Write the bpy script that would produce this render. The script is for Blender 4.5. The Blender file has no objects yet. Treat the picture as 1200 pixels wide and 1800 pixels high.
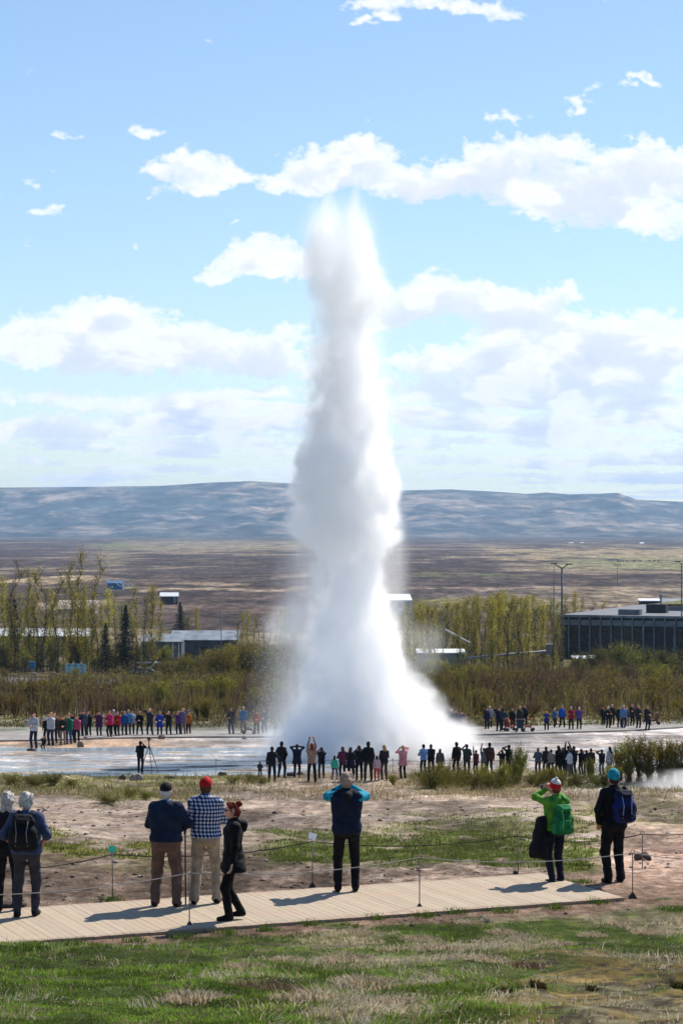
import bpy, math, random
import numpy as np
from mathutils import Vector
random.seed(7); RNG = np.random.default_rng(11)
SC = bpy.context.scene
COL = SC.collection
PI = math.pi
# ------------------------------------------------------------------ camera, exposure, render
FPX, CAMZ, HOR = 4000.0, 12.0, 930.0          # focal length in photo pixels, eye height, horizon row
cam_d = bpy.data.cameras.new('camera'); cam = bpy.data.objects.new('camera', cam_d); COL.objects.link(cam)
cam.location = (0, 0, CAMZ); cam.rotation_euler = (PI/2, 0, 0)
cam_d.sensor_fit = 'VERTICAL'; cam_d.sensor_height = 36; cam_d.lens = FPX/1800*36
cam_d.shift_y = 30/1800; cam_d.clip_start = 0.5; cam_d.clip_end = 60000
SC.camera = cam
SC.view_settings.view_transform = 'Standard'; SC.view_settings.look = 'None'
SC.view_settings.gamma = 1; SC.view_settings.use_curve_mapping = False
SC.view_settings.exposure = 0.75
SC.render.engine = 'CYCLES'
cy = SC.cycles
cy.use_denoising = True
cy.use_adaptive_sampling = True; cy.adaptive_threshold = 0.02; cy.adaptive_min_samples = 16
cy.max_bounces = 26; cy.diffuse_bounces = 3; cy.glossy_bounces = 3; cy.transmission_bounces = 4
cy.volume_bounces = 24; cy.transparent_max_bounces = 24
cy.sample_clamp_indirect = 6
# ------------------------------------------------------------------ sun
SUN_AZ, SUN_EL = math.radians(38), math.radians(48)     # azimuth east of the view axis (+Y)
sd = Vector((math.sin(SUN_AZ)*math.cos(SUN_EL), math.cos(SUN_AZ)*math.cos(SUN_EL), math.sin(SUN_EL)))
sun_d = bpy.data.lights.new('sun', 'SUN'); sun = bpy.data.objects.new('sun', sun_d); COL.objects.link(sun)
sun_d.energy = 4.0; sun_d.angle = math.radians(0.53); sun_d.color = (1, 0.93, 0.83)
sun.rotation_euler = sd.to_track_quat('Z', 'Y').to_euler(); sun.location = (60, 80, 90)
# ------------------------------------------------------------------ node helpers
def nd(nt, typ, *ins, **props):
    n = nt.nodes.new(typ)
    for k, v in props.items(): setattr(n, k, v)
    for i, v in enumerate(ins):
        if v is None: continue
        if isinstance(v, bpy.types.NodeSocket): nt.links.new(v, n.inputs[i])
        else: n.inputs[i].default_value = v
    return n
def mth(nt, op, *a, clamp=False): return nd(nt, 'ShaderNodeMath', *a, operation=op, use_clamp=clamp).outputs[0]
def vmth(nt, op, *a):
    n = nd(nt, 'ShaderNodeVectorMath', *a, operation=op)
    return n.outputs[1] if op in ('DOT_PRODUCT', 'LENGTH', 'DISTANCE') else n.outputs[0]
def sstep(nt, v, a, b, c=0.0, d=1.0):
    return nd(nt, 'ShaderNodeMapRange', v, a, b, c, d, interpolation_type='SMOOTHSTEP').outputs[0]
def mixc(nt, f, a, b, blend='MIX'):
    n = nt.nodes.new('ShaderNodeMix'); n.data_type = 'RGBA'; n.blend_type = blend
    for s, v in ((n.inputs[0], f), (n.inputs[6], a), (n.inputs[7], b)):
        if isinstance(v, bpy.types.NodeSocket): nt.links.new(v, s)
        else: s.default_value = v if not isinstance(v, tuple) or len(v) != 3 else (*v, 1)
    return n.outputs[2]
def noise(nt, vec, scale, detail=4, rough=0.55, dim='3D', out=0):
    n = nd(nt, 'ShaderNodeTexNoise', noise_dimensions=dim)
    if vec is not None: nt.links.new(vec, n.inputs['Vector'])
    n.inputs['Scale'].default_value = scale; n.inputs['Detail'].default_value = detail; n.inputs['Roughness'].default_value = rough
    return n.outputs[out]
# ------------------------------------------------------------------ world: daylight sky with cumulus
world = bpy.data.worlds.new('World'); SC.world = world; world.use_nodes = True
nt = world.node_tree; nt.nodes.clear()
sky = nd(nt, 'ShaderNodeTexSky', sky_type='NISHITA', sun_disc=False, sun_elevation=SUN_EL, sun_rotation=SUN_AZ)
sky.altitude = 0; sky.air_density = 1.0; sky.dust_density = 0.15; sky.ozone_density = 3.0
SKY_STRENGTH = 0.085
skyc = mixc(nt, 1.0, sky.outputs[0], (.92, .932, .962), 'MULTIPLY')
bg = nd(nt, 'ShaderNodeBackground', skyc, SKY_STRENGTH)
nt.links.new(bg.outputs[0], nd(nt, 'ShaderNodeOutputWorld').inputs[0])
# ------------------------------------------------------------------ object helpers
def tag(o, label=None, cat=None, group=None, kind=None):
    if label: o['label'] = label
    if cat: o['category'] = cat
    if group: o['group'] = group
    if kind: o['kind'] = kind
    return o
def link(name, me, parent=None, loc=None):
    o = bpy.data.objects.new(name, me); COL.objects.link(o)
    if parent is not None: o.parent = parent
    if loc is not None: o.location = loc
    return o
def empty(name, loc, rz=0.0, label=None, cat=None, group=None, scale=None):
    o = link(name, None, None, loc); o.rotation_euler = (0, 0, rz); o.empty_display_size = .2
    if scale: o.scale = (scale,)*3
    return tag(o, label, cat, group)
def mesh_np(name, verts, faces, mat=None, smooth=True, mats=None, mi=None):
    """verts (n,3), faces (m,k) int array with constant k"""
    me = bpy.data.meshes.new(name)
    verts = np.ascontiguousarray(verts, dtype=np.float32); faces = np.ascontiguousarray(faces, dtype=np.int32)
    m, k = faces.shape
    me.vertices.add(len(verts)); me.vertices.foreach_set('co', verts.ravel())
    me.loops.add(m*k); me.loops.foreach_set('vertex_index', faces.ravel())
    me.polygons.add(m); me.polygons.foreach_set('loop_start', np.arange(m, dtype=np.int32)*k)
    me.polygons.foreach_set('loop_total', np.full(m, k, dtype=np.int32))
    me.polygons.foreach_set('use_smooth', np.full(m, bool(smooth), dtype=bool))
    for x in (mats or ([mat] if mat else [])): me.materials.append(x)
    if mi is not None: me.polygons.foreach_set('material_index', np.ascontiguousarray(mi, dtype=np.int32))
    me.update(calc_edges=True); return me
def setcol(me, rgb, name='Col'):
    a = me.color_attributes.new(name, 'FLOAT_COLOR', 'POINT')
    c = np.ones((len(rgb), 4), dtype=np.float32); c[:, :rgb.shape[1]] = rgb
    a.data.foreach_set('color', c.ravel())
class MB:
    """collects polygons of any size for one mesh"""
    def __init__(s): s.v = []; s.f = []; s.m = []
    def add(s, vs, fs, m=0):
        o = len(s.v); s.v += [tuple(x) for x in vs]; s.f += [[i+o for i in f] for f in fs]; s.m += [m]*len(fs); return s
    def box(s, c, d, rz=0.0, m=0, taper=1.0, tilt=None):
        x, y, z = d[0]/2, d[1]/2, d[2]/2; vs = []
        for k, t in ((-z, 1.0), (z, taper)):
            for a, b in ((-x, -y), (x, -y), (x, y), (-x, y)):
                v = Vector((a*t, b*t, k))
                if tilt: v.rotate(tilt)
                v.rotate(__import__('mathutils').Euler((0, 0, rz)))
                vs.append(v+Vector(c))
        return s.add(vs, [(3,2,1,0),(4,5,6,7),(0,1,5,4),(1,2,6,5),(2,3,7,6),(3,0,4,7)], m)
    def tube(s, pts, r, n=8, m=0, cap=True):
        pts = [Vector(p) for p in pts]; rs = r if isinstance(r, (list, tuple)) else [r]*len(pts)
        o = len(s.v); L = len(pts)
        for i, p in enumerate(pts):
            t = (pts[min(i+1, L-1)]-pts[max(i-1, 0)]).normalized()
            u = t.cross(Vector((0, 0, 1)) if abs(t.z) < .95 else Vector((1, 0, 0))).normalized(); w = t.cross(u)
            for k in range(n):
                a = 2*PI*k/n; s.v.append(tuple(p+(u*math.cos(a)+w*math.sin(a))*rs[i]))
        for i in range(L-1):
            for k in range(n):
                a, b = o+i*n+k, o+i*n+(k+1) % n
                s.f.append([a, a+n, b+n, b]); s.m.append(m)
        if cap:
            s.f.append([o+k for k in range(n)]); s.m.append(m)
            s.f.append([o+(L-1)*n+k for k in reversed(range(n))]); s.m.append(m)
        return s
    def ball(s, c, r, n=10, m=0):
        r = r if isinstance(r, (tuple, list)) else (r, r, r); rows = max(4, n//2); vs = [(c[0], c[1], c[2]-r[2])]
        for i in range(1, rows):
            t = -PI/2+PI*i/rows
            for k in range(n):
                a = 2*PI*k/n; vs.append((c[0]+r[0]*math.cos(t)*math.cos(a), c[1]+r[1]*math.cos(t)*math.sin(a), c[2]+r[2]*math.sin(t)))
        vs.append((c[0], c[1], c[2]+r[2])); fs = [(0, 1+(k+1) % n, 1+k) for k in range(n)]
        for i in range(rows-2):
            for k in range(n):
                a, b = 1+i*n+k, 1+i*n+(k+1) % n; fs.append((a, b, b+n, a+n))
        l = len(vs)-1; b0 = 1+(rows-2)*n
        fs += [(l, b0+k, b0+(k+1) % n) for k in range(n)]
        return s.add(vs, fs, m)
    def mesh(s, name, mats, smooth=False, bevel=0):
        me = bpy.data.meshes.new(name); me.from_pydata(s.v, [], s.f)
        for x in (mats if isinstance(mats, (list, tuple)) else [mats]): me.materials.append(x)
        me.polygons.foreach_set('material_index', s.m)
        if smooth: me.polygons.foreach_set('use_smooth', [True]*len(s.f))
        me.update(); return me
    def build(s, name, mats, parent=None, smooth=False, loc=None): return link(name, s.mesh(name, mats, smooth), parent, loc)
# ------------------------------------------------------------------ numpy noise
def _hash(ix, iy, iz, seed):
    h = (ix.astype(np.int64)*374761393 + iy.astype(np.int64)*668265263 + iz.astype(np.int64)*2147483647 + seed*144665) & 0xffffffff
    h = ((h ^ (h >> 13))*1274126177) & 0xffffffff
    h = ((h ^ (h >> 16))*2246822519) & 0xffffffff
    return ((h ^ (h >> 15)) & 0xffff)/65535.0
def vnoise(x, y, z=None, seed=0):
    x = np.asarray(x, float); y = np.asarray(y, float)
    ix, iy_ = np.floor(x), np.floor(y); fx, fy = x-ix, y-iy_
    fx = fx*fx*(3-2*fx); fy = fy*fy*(3-2*fy)
    if z is None:
        zz = np.zeros_like(ix)
        g = lambda a, b: _hash(ix+a, iy_+b, zz, seed)
        return (g(0,0)*(1-fx)+g(1,0)*fx)*(1-fy)+(g(0,1)*(1-fx)+g(1,1)*fx)*fy
    z = np.asarray(z, float); iz = np.floor(z); fz = z-iz; fz = fz*fz*(3-2*fz)
    g = lambda a, b, c: _hash(ix+a, iy_+b, iz+c, seed)
    p = lambda c: (g(0,0,c)*(1-fx)+g(1,0,c)*fx)*(1-fy)+(g(0,1,c)*(1-fx)+g(1,1,c)*fx)*fy
    return p(0)*(1-fz)+p(1)*fz
def fbm(x, y, z=None, o=4, seed=0, g=0.5):
    t = 0; a = 1.0; s = 0
    for i in range(o):
        f = 2.03**i; t = t+a*vnoise(x*f+i*7.3, y*f-i*3.1, None if z is None else z*f+i*1.7, seed+i); s += a; a *= g
    return t/s
def ss(x, a, b):
    t = np.clip((x-a)/(b-a), 0, 1); return t*t*(3-2*t)
# ------------------------------------------------------------------ implicit surfaces -> mesh
def surfnet(s, org, h):
    ins = s < 0
    nx, ny, nz = s.shape
    cnt = np.zeros((nx-1, ny-1, nz-1), np.int8)
    offs = [(a, b, c) for a in (0, 1) for b in (0, 1) for c in (0, 1)]
    for a, b, c in offs: cnt += ins[a:nx-1+a, b:ny-1+b, c:nz-1+c]
    I = np.argwhere((cnt > 0) & (cnt < 8))
    if not len(I): return np.zeros((0, 3)), np.zeros((0, 4), int)
    vals = {o: s[I[:, 0]+o[0], I[:, 1]+o[1], I[:, 2]+o[2]] for o in offs}
    acc = np.zeros((len(I), 3)); n = np.zeros(len(I))
    for o in offs:
        for ax in range(3):
            if o[ax] == 0:
                p = list(o); p[ax] = 1; va, vb = vals[o], vals[tuple(p)]
                m = (va < 0) != (vb < 0)
                t = va[m]/(va[m]-vb[m]); q = np.tile(np.array(o, float), (m.sum(), 1)); q[:, ax] += t
                acc[m] += q; n[m] += 1
    V = (I+acc/n[:, None])*h+np.array(org)
    idm = np.full(cnt.shape, -1, np.int64); idm[I[:, 0], I[:, 1], I[:, 2]] = np.arange(len(I))
    F = []
    for ax in range(3):
        sl0 = [slice(None)]*3; sl1 = [slice(None)]*3; sl0[ax] = slice(0, -1); sl1[ax] = slice(1, None)
        a, b = ins[tuple(sl0)], ins[tuple(sl1)]
        E = np.argwhere(a != b); u, v = (ax+1) % 3, (ax+2) % 3
        lim = np.array(cnt.shape)
        ok = (E[:, u] > 0) & (E[:, v] > 0) & (E[:, u] < lim[u]) & (E[:, v] < lim[v]); E = E[ok]
        q = []
        for du, dv in ((-1, -1), (0, -1), (0, 0), (-1, 0)):
            c = E.copy(); c[:, u] += du; c[:, v] += dv; q.append(idm[c[:, 0], c[:, 1], c[:, 2]])
        q = np.stack(q, 1); fl = b[E[:, 0], E[:, 1], E[:, 2]]
        q[fl] = q[fl][:, ::-1]; F.append(q[(q >= 0).all(1)])
    return V, np.concatenate(F)
def sdf_grid(prims, h, k, pad=0.06, disp=None, clip=None):
    """smooth union of tapered capsules (a,b,ra,rb) and ellipsoids (c,(rx,ry,rz)); returns mesh arrays"""
    lo = np.full(3, 1e9); hi = -lo
    for p in prims:
        if len(p) == 4: pts = [(np.array(p[0]), p[2]), (np.array(p[1]), p[3])]
        else: pts = [(np.array(p[0]), np.array(p[1]))]
        for c, r in pts: lo = np.minimum(lo, c-r); hi = np.maximum(hi, c+r)
    lo = lo-pad-2*h; hi = hi+pad+2*h
    n = np.ceil((hi-lo)/h).astype(int)+1
    S = np.full(n, 9.0, np.float32)
    ax = [lo[i]+h*np.arange(n[i]) for i in range(3)]
    for p in prims:
        if len(p) == 4:
            a, b = np.array(p[0], float), np.array(p[1], float); ra, rb = p[2], p[3]; R = max(ra, rb)
            l0, h0 = np.minimum(a, b)-R, np.maximum(a, b)+R
        else:
            a = np.array(p[0], float); r = np.array(p[1], float); l0, h0 = a-r, a+r
        mg = k+pad+2*h
        i0 = np.clip(np.floor((l0-mg-lo)/h).astype(int), 0, n); i1 = np.clip(np.ceil((h0+mg-lo)/h).astype(int)+1, 0, n)
        X, Y, Z = np.meshgrid(ax[0][i0[0]:i1[0]], ax[1][i0[1]:i1[1]], ax[2][i0[2]:i1[2]], indexing='ij')
        if len(p) == 4:
            d = b-a; dd = max(float(d@d), 1e-9)
            t = np.clip(((X-a[0])*d[0]+(Y-a[1])*d[1]+(Z-a[2])*d[2])/dd, 0, 1)
            D = np.sqrt((X-a[0]-t*d[0])**2+(Y-a[1]-t*d[1])**2+(Z-a[2]-t*d[2])**2)-(ra+(rb-ra)*t)
        else:
            q = np.sqrt(((X-a[0])/r[0])**2+((Y-a[1])/r[1])**2+((Z-a[2])/r[2])**2)
            D = (q-1)*r.min()
        sl = tuple(slice(i0[i], i1[i]) for i in range(3)); A = S[sl]
        hh = np.maximum(k-np.abs(A-D), 0)/k
        S[sl] = np.minimum(A, D)-hh*hh*k*0.25
    if disp or clip:
        X, Y, Z = np.meshgrid(*ax, indexing='ij')
        if disp:
            m = np.abs(S) < 6*h
            S[m] += disp(X[m], Y[m], Z[m])
        if clip: S = clip(S, X, Y, Z)
    return surfnet(S, lo, h)
# ------------------------------------------------------------------ materials
def mat(name, col, rough=0.8, var=0.12, scale=8.0, metal=0.0, spec=0.3, bump=0.0, bscale=40.0, col2=None, coat=0.0):
    m = bpy.data.materials.new(name); m.use_nodes = True; t = m.node_tree; b = t.nodes['Principled BSDF']
    oc = nd(t, 'ShaderNodeTexCoord').outputs['Object']
    n = noise(t, oc, scale, 5, 0.6)
    c2 = col2 or tuple(max(0, c*(1-var*2)) for c in col); c1 = col if col2 else tuple(c*(1+var) for c in col)
    t.links.new(mixc(t, sstep(t, n, .3, .7), c1, c2), b.inputs['Base Color'])
    b.inputs['Roughness'].default_value = rough; b.inputs['Metallic'].default_value = metal
    b.inputs['Specular IOR Level'].default_value = spec
    if coat: b.inputs['Coat Weight'].default_value = coat
    if bump:
        bn = nd(t, 'ShaderNodeBump', bump, 0.02); t.links.new(noise(t, oc, bscale, 4, .6), bn.inputs['Height'])
        t.links.new(bn.outputs[0], b.inputs['Normal'])
    return m
def lin(r, g, b):
    f = lambda c: (c/255/12.92 if c/255 <= .04045 else ((c/255+.055)/1.055)**2.4)
    return (f(r), f(g), f(b))
# ------------------------------------------------------------------ sky dome with the cumulus cover
# cumulus banks: column, row, half width, half height (photo px), weight; flat=row of the flat base
BANKS = [(655,14,62,16,1),(750,8,90,16,1),(850,10,55,16,.9),(897,28,38,18,.9),(625,40,36,8,.8),(680,34,40,9,.8),
 (855,210,36,9,.62),(905,200,30,11,.62),(1000,188,22,8,.7),(1015,170,20,12,.72),(1028,152,14,10,.6),(1090,158,20,9,.7),(1112,144,26,10,.75),(1136,150,8,12,.6),
 (800,310,70,34,1),(860,290,70,42,1.1),(930,270,75,40,1.1),(990,262,55,22,.9),(900,340,90,40,1.1),(980,350,90,48,1.2),(1060,330,70,46,1.2),(1120,310,75,50,1.2),(1190,310,60,52,1.2),(1080,385,80,36,1),(1170,385,70,38,1.1),(740,330,60,26,1),
 (640,262,48,38,1.2),(600,285,60,36,1.2),(540,300,52,34,1.1),(490,325,44,20,.9),(580,325,70,24,1),(670,310,50,38,1.1),(700,335,60,20,.9),
 (330,290,52,26,1.15),(290,305,42,14,.9),(380,310,50,24,1.05),(345,328,72,20,1.05),(425,318,22,10,.6),
 (115,234,32,8,.62),(235,226,22,8,.55),(268,232,34,13,.75),(45,320,20,13,.66),(65,330,14,9,.5),(85,372,42,11,.8),(108,362,22,9,.6),(420,392,14,6,.7),(247,340,9,7,.5),(205,442,18,9,.4),(240,437,13,10,.42),(10,468,13,10,.4),(450,552,14,7,.55),(50,430,24,6,.3),
 (400,470,52,24,1),(440,452,60,30,1.2),(490,455,55,34,1.1),(470,484,90,24,1.05),(365,486,34,12,.8),(545,470,40,30,.9),
 (170,555,70,36,1.2),(215,548,40,28,1),(110,585,80,36,1.2),(40,605,70,36,1.1),(250,600,90,46,1.2),(190,630,130,38,1.3),(330,605,80,36,1.1),(420,618,90,32,1.05),(490,628,70,34,1),(300,640,130,26,1.1),(80,625,80,26,1),(520,580,34,22,.9),(455,650,90,24,.9),
 (760,515,60,30,1.15),(700,530,60,34,1.1),(810,530,60,28,1.05),(740,555,90,24,1),(880,525,48,22,1),(880,560,60,40,1.15),(950,540,55,34,1.1),(1000,520,34,22,.9),(1018,508,20,14,.7),(650,560,50,30,1),(915,590,80,40,1.2),(990,590,50,40,1),
 (1150,552,34,22,1),(1190,572,26,18,.8),(1060,580,60,26,1.1),(1110,600,70,36,1.2),(1180,610,60,40,1.1),(1040,620,80,40,1.2),(800,630,90,28,1.05),(900,640,100,38,1.2),(730,632,50,18,.9),(980,650,120,40,1.2),(1130,655,110,40,1.2),(840,670,140,26,.9),
 (80,700,90,22,1.0),(220,715,110,22,1.0),(370,705,80,24,1.0),(470,735,70,22,1.0),(60,745,90,16,1.0),(250,750,120,16,1.0),(420,770,100,14,1.0),(120,780,110,13,1.0),(300,790,130,12,1.0),(480,800,80,12,1.0),(60,810,90,11,1.0),(220,820,140,10,1.0),(400,828,120,9,1.0),(740,690,70,26,1.0),(860,700,90,24,1.0),(980,690,90,26,1.0),(1110,700,100,26,1.0),(760,735,90,18,1.0),(900,740,110,18,1.0),(1060,735,110,20,1.0),(1170,745,80,18,1.0),(780,775,110,14,1.0),(950,778,120,14,1.0),(1120,775,110,14,1.0),(740,808,90,12,1.0),(900,812,130,12,1.0),(1080,810,130,12,1.0),(800,838,130,9,1.0),(1000,840,150,9,1.0),(1160,835,80,9,1.0),(600,760,90,16,1.0),(590,820,100,11,1.0),(-60,760,90,18,1.0),(-80,700,80,24,1.0),(1280,720,90,22,1.0),(1290,800,110,12,1.0)]
def cloud_cover(px, py):
    """opacity and brightness of the cumulus sky at photo-grid points px, py (2-D arrays, rows downwards)"""
    x, y = px/100.0, py/100.0
    w1 = fbm(x*1.3, y*2.0, seed=201, o=3)-.5; w2 = fbm(x*1.3+9, y*2.0+4, seed=202, o=3)-.5
    w3 = fbm(x*5, y*7, seed=203, o=4)-.5; w4 = fbm(x*5+3, y*7+8, seed=204, o=4)-.5
    lw = 1-.62*ss(py, 660, 760); qx = px+w1*46+w3*22; qy = py+(w2*30+w4*17)*lw
    f = np.zeros_like(px)
    for cx, cy_, rx, ry, a in BANKS:
        a = a*1.22 if a < .85 else a
        dy = (qy-cy_)/ry; dy = np.where(dy > 0, dy*1.35, dy*.92)
        d = ((qx-cx)/rx)**2+dy*dy
        f = np.maximum(f, 0)+a*np.exp(-d*1.25)
    f = 1.7*np.tanh(f/1.7)
    def bill(s, sd, o=5): return np.abs(2*fbm(x*s+w3*.3, y*s*1.5+w4*.3, seed=sd, o=o, g=.55)-1)
    b = bill(2.2, 211)*.8+bill(5.5, 212)*.55+bill(12, 213, 4)*.25
    n = fbm(x*3.2, y*4.6, seed=214, o=6, g=.6)-.5
    T = f-.36+(b-.42)*.80+n*.72
    # banded far cloud, flattening towards the horizon
    e = np.maximum(950-py, 30.0); gy = 9.0*np.log(950.0/e)
    n5 = fbm(x*.62+w1*.5, gy*1.15+w2*.5, seed=221, o=6, g=.56); n6 = np.abs(2*fbm(x*2.6+w3*.4, y*6.5+w4*.4, seed=222, o=5, g=.55)-1)
    low = ss(py, 645, 700); cov = .22+.06*ss(px, 650, 780)-.22*ss(py, 760, 850)+.10*ss(py, 690, 720)*(1-ss(py, 735, 760))
    T2 = (n5-.5)*4.4+(n6-.28)*.75+n*.55+cov-(1-low)*2
    T = np.maximum(T, T2)
    T = np.maximum(T, 0)
    a = 1-np.exp(-T*3.4)
    # light: how much cloud lies between here and the sun (up and to the right)
    D = np.zeros_like(T); step = py[1, 0]-py[0, 0]; sx = px[0, 1]-px[0, 0]
    up, rt = 1.0, .45
    for k in range(1, 15):
        dyp, dxp = int(round(k*4.0*up/step)), int(round(k*4.0*rt/sx))
        S = np.zeros_like(T); h, w = T.shape
        if dyp < h and dxp < w: S[dyp:, :w-dxp] = T[:h-dyp, dxp:]
        D += S*.94**k
    D = D*(1+1.1*low)/7.0*(.25+1.15*ss(fbm(x*1.5+w1, y*3.0+w2, seed=231, o=4), .36, .64))
    loc = 1-np.exp(-np.maximum(T-.25, 0)*1.3)
    sh = np.exp(-np.maximum(D-.26, 0)*1.35)*(1-.34*loc*ss(.50-b, -.10, .2))
    br = .72+.28*sh
    br = br-.05*ss(T, .9, 1.6)*(1-sh)
    return a, br

def build_sky():
    xs = np.arange(-400, 1601, 2.2); ys = np.arange(-160, 934, 2.0)
    py, px = np.meshgrid(ys, xs, indexing='ij')
    a, br = cloud_cover(px, py)
    a = a*ss(px, -400, -250)*(1-ss(px, 1450, 1600))*ss(py, -160, -60)*.97
    sh = ((1-br)/.28)[..., None]
    c = np.array((1.0, .985, .985))*(1-sh)+np.array((.66, .72, .88))*sh
    d = np.stack([(px-600)/FPX, np.ones_like(px), (HOR-py)/FPX], -1); d /= np.linalg.norm(d, axis=-1, keepdims=True)
    V = d*42000+np.array((0, 0, CAMZ)); n, k = px.shape
    i = np.arange((n-1)*k).reshape(n-1, k)[:, :-1].ravel()
    F = np.stack([i, i+1, i+k+1, i+k], 1)
    af = a.ravel()[F].max(1); F = F[af > .004]
    m = bpy.data.materials.new('cumulus_sky'); m.use_nodes = True; t = m.node_tree; t.nodes.clear()
    at = nd(t, 'ShaderNodeAttribute', attribute_name='Col')
    em = nd(t, 'ShaderNodeEmission', at.outputs['Color'], CLOUD_RADIANCE)
    mx = nd(t, 'ShaderNodeMixShader', at.outputs['Alpha'], nd(t, 'ShaderNodeBsdfTransparent').outputs[0], em.outputs[0])
    t.links.new(mx.outputs[0], nd(t, 'ShaderNodeOutputMaterial').inputs['Surface'])
    m.cycles.emission_sampling = 'NONE'
    me = mesh_np('sky', V.reshape(-1, 3), F, m)
    setcol(me, np.concatenate([c, a[..., None]], -1).reshape(-1, 4))
    tag(link('sky', me), 'blue sky with scattered white cumulus', None, None, 'structure')
CLOUD_RADIANCE = 0.70
build_sky()
# ------------------------------------------------------------------ land: heights
PROF = np.array([(-90,-9.0),(0,1.6),(15.2,3.31),(28,5.10),(29.4,5.44),(36.5,5.45),(45,6.05),(60,7.4),(80,9.2),(96,10.75),(104,11.4),(120,12.15),(130,12.6),(143,13.1),
 (156,13.65),(170,14.2),(300,19.5),(340,21),(700,23.2),(1500,24.6),(3000,25.2),(7000,25.8)])
def drop(Y): return np.interp(Y, PROF[:, 0], PROF[:, 1])
DECK_Z = CAMZ-5.40
DN = (np.array((-7.6, 28.3)), np.array((4.2, 33.35)))       # near edge of the boardwalk, left to right
_d = DN[1]-DN[0]; DLEN = float(np.hypot(*_d)); DU = _d/DLEN; DW = np.array((-DU[1], DU[0])); DWID = 2.62
def deck_uv(x, y): return (x-DN[0][0])*DU[0]+(y-DN[0][1])*DU[1], (x-DN[0][0])*DW[0]+(y-DN[0][1])*DW[1]
def rows_px(x, y, z): return 600+FPX*x/np.maximum(y, 1), HOR+FPX*(CAMZ-z)/np.maximum(y, 1)
def zground(x, y):
    x = np.asarray(x, float); y = np.asarray(y, float)
    z = CAMZ-drop(y)
    a = ss(y, 36.4, 44)*(1-ss(y, 98, 104))
    z = z+a*(fbm(x*.35, y*.28, seed=3)-.5)*0.55+a*(fbm(x*1.9, y*1.5, seed=5)-.5)*.14
    b = ss(y, 160, 200); z = z+b*(fbm(x*.03, y*.02, seed=8)-.5)*1.6*(1-ss(y, 240, 330)*.8)
    c = 1-ss(y, 26, 29.3)
    z = z+c*((fbm(x*.8, y*.8, seed=12)-.5)*.22+(fbm(x*3.3, y*3.3, seed=13)-.5)*.09)
    u, w = deck_uv(x, y)
    far = ss(w, DWID-.1, DWID+.5)*(1-ss(y, 38, 46))
    z = z+far*((fbm(x*1.4, y*1.4, seed=16)-.5)*.16+(fbm(x*4.5, y*4.5, seed=17)-.5)*.09)
    z = z+ss(y, 500, 1500)*(fbm(x*.007, y*.0018, seed=9)-.45)*4.5*(1-ss(y, 4500, 6500)*.6)
    z = z+ss(y, 103, 106)*(1-ss(y, 126, 130))*((fbm(x*.45, y*1.1, seed=18, o=4)-.5)*.17+(fbm(x*.12, y*.25, seed=19)-.5)*.10)
    # low bank in front of the watching crowd
    px = 600+FPX*x/np.maximum(y, 1)
    bank = np.exp(-((y-93.0)/3.2)**2)*(ss(px, 740, 900)*.55+ss(-px, -330, -120)*.3)
    return z+bank
def ground_at(px, py, y0=8.0, y1=6000.0):
    """first ground point on the line of sight through a photo pixel"""
    Ys = np.geomspace(y0, y1, 3000); x = (px-600)/FPX*Ys
    d = (CAMZ-(py-HOR)/FPX*Ys)-zground(x, Ys)
    i = np.argmax(d < 0); i = max(i, 1)
    t = d[i-1]/(d[i-1]-d[i]) if d[i-1] > 0 else 0
    Y = Ys[i-1]+t*(Ys[i]-Ys[i-1]); return ((px-600)/FPX*Y, Y, float(zground((px-600)/FPX*Y, Y)))
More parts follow.
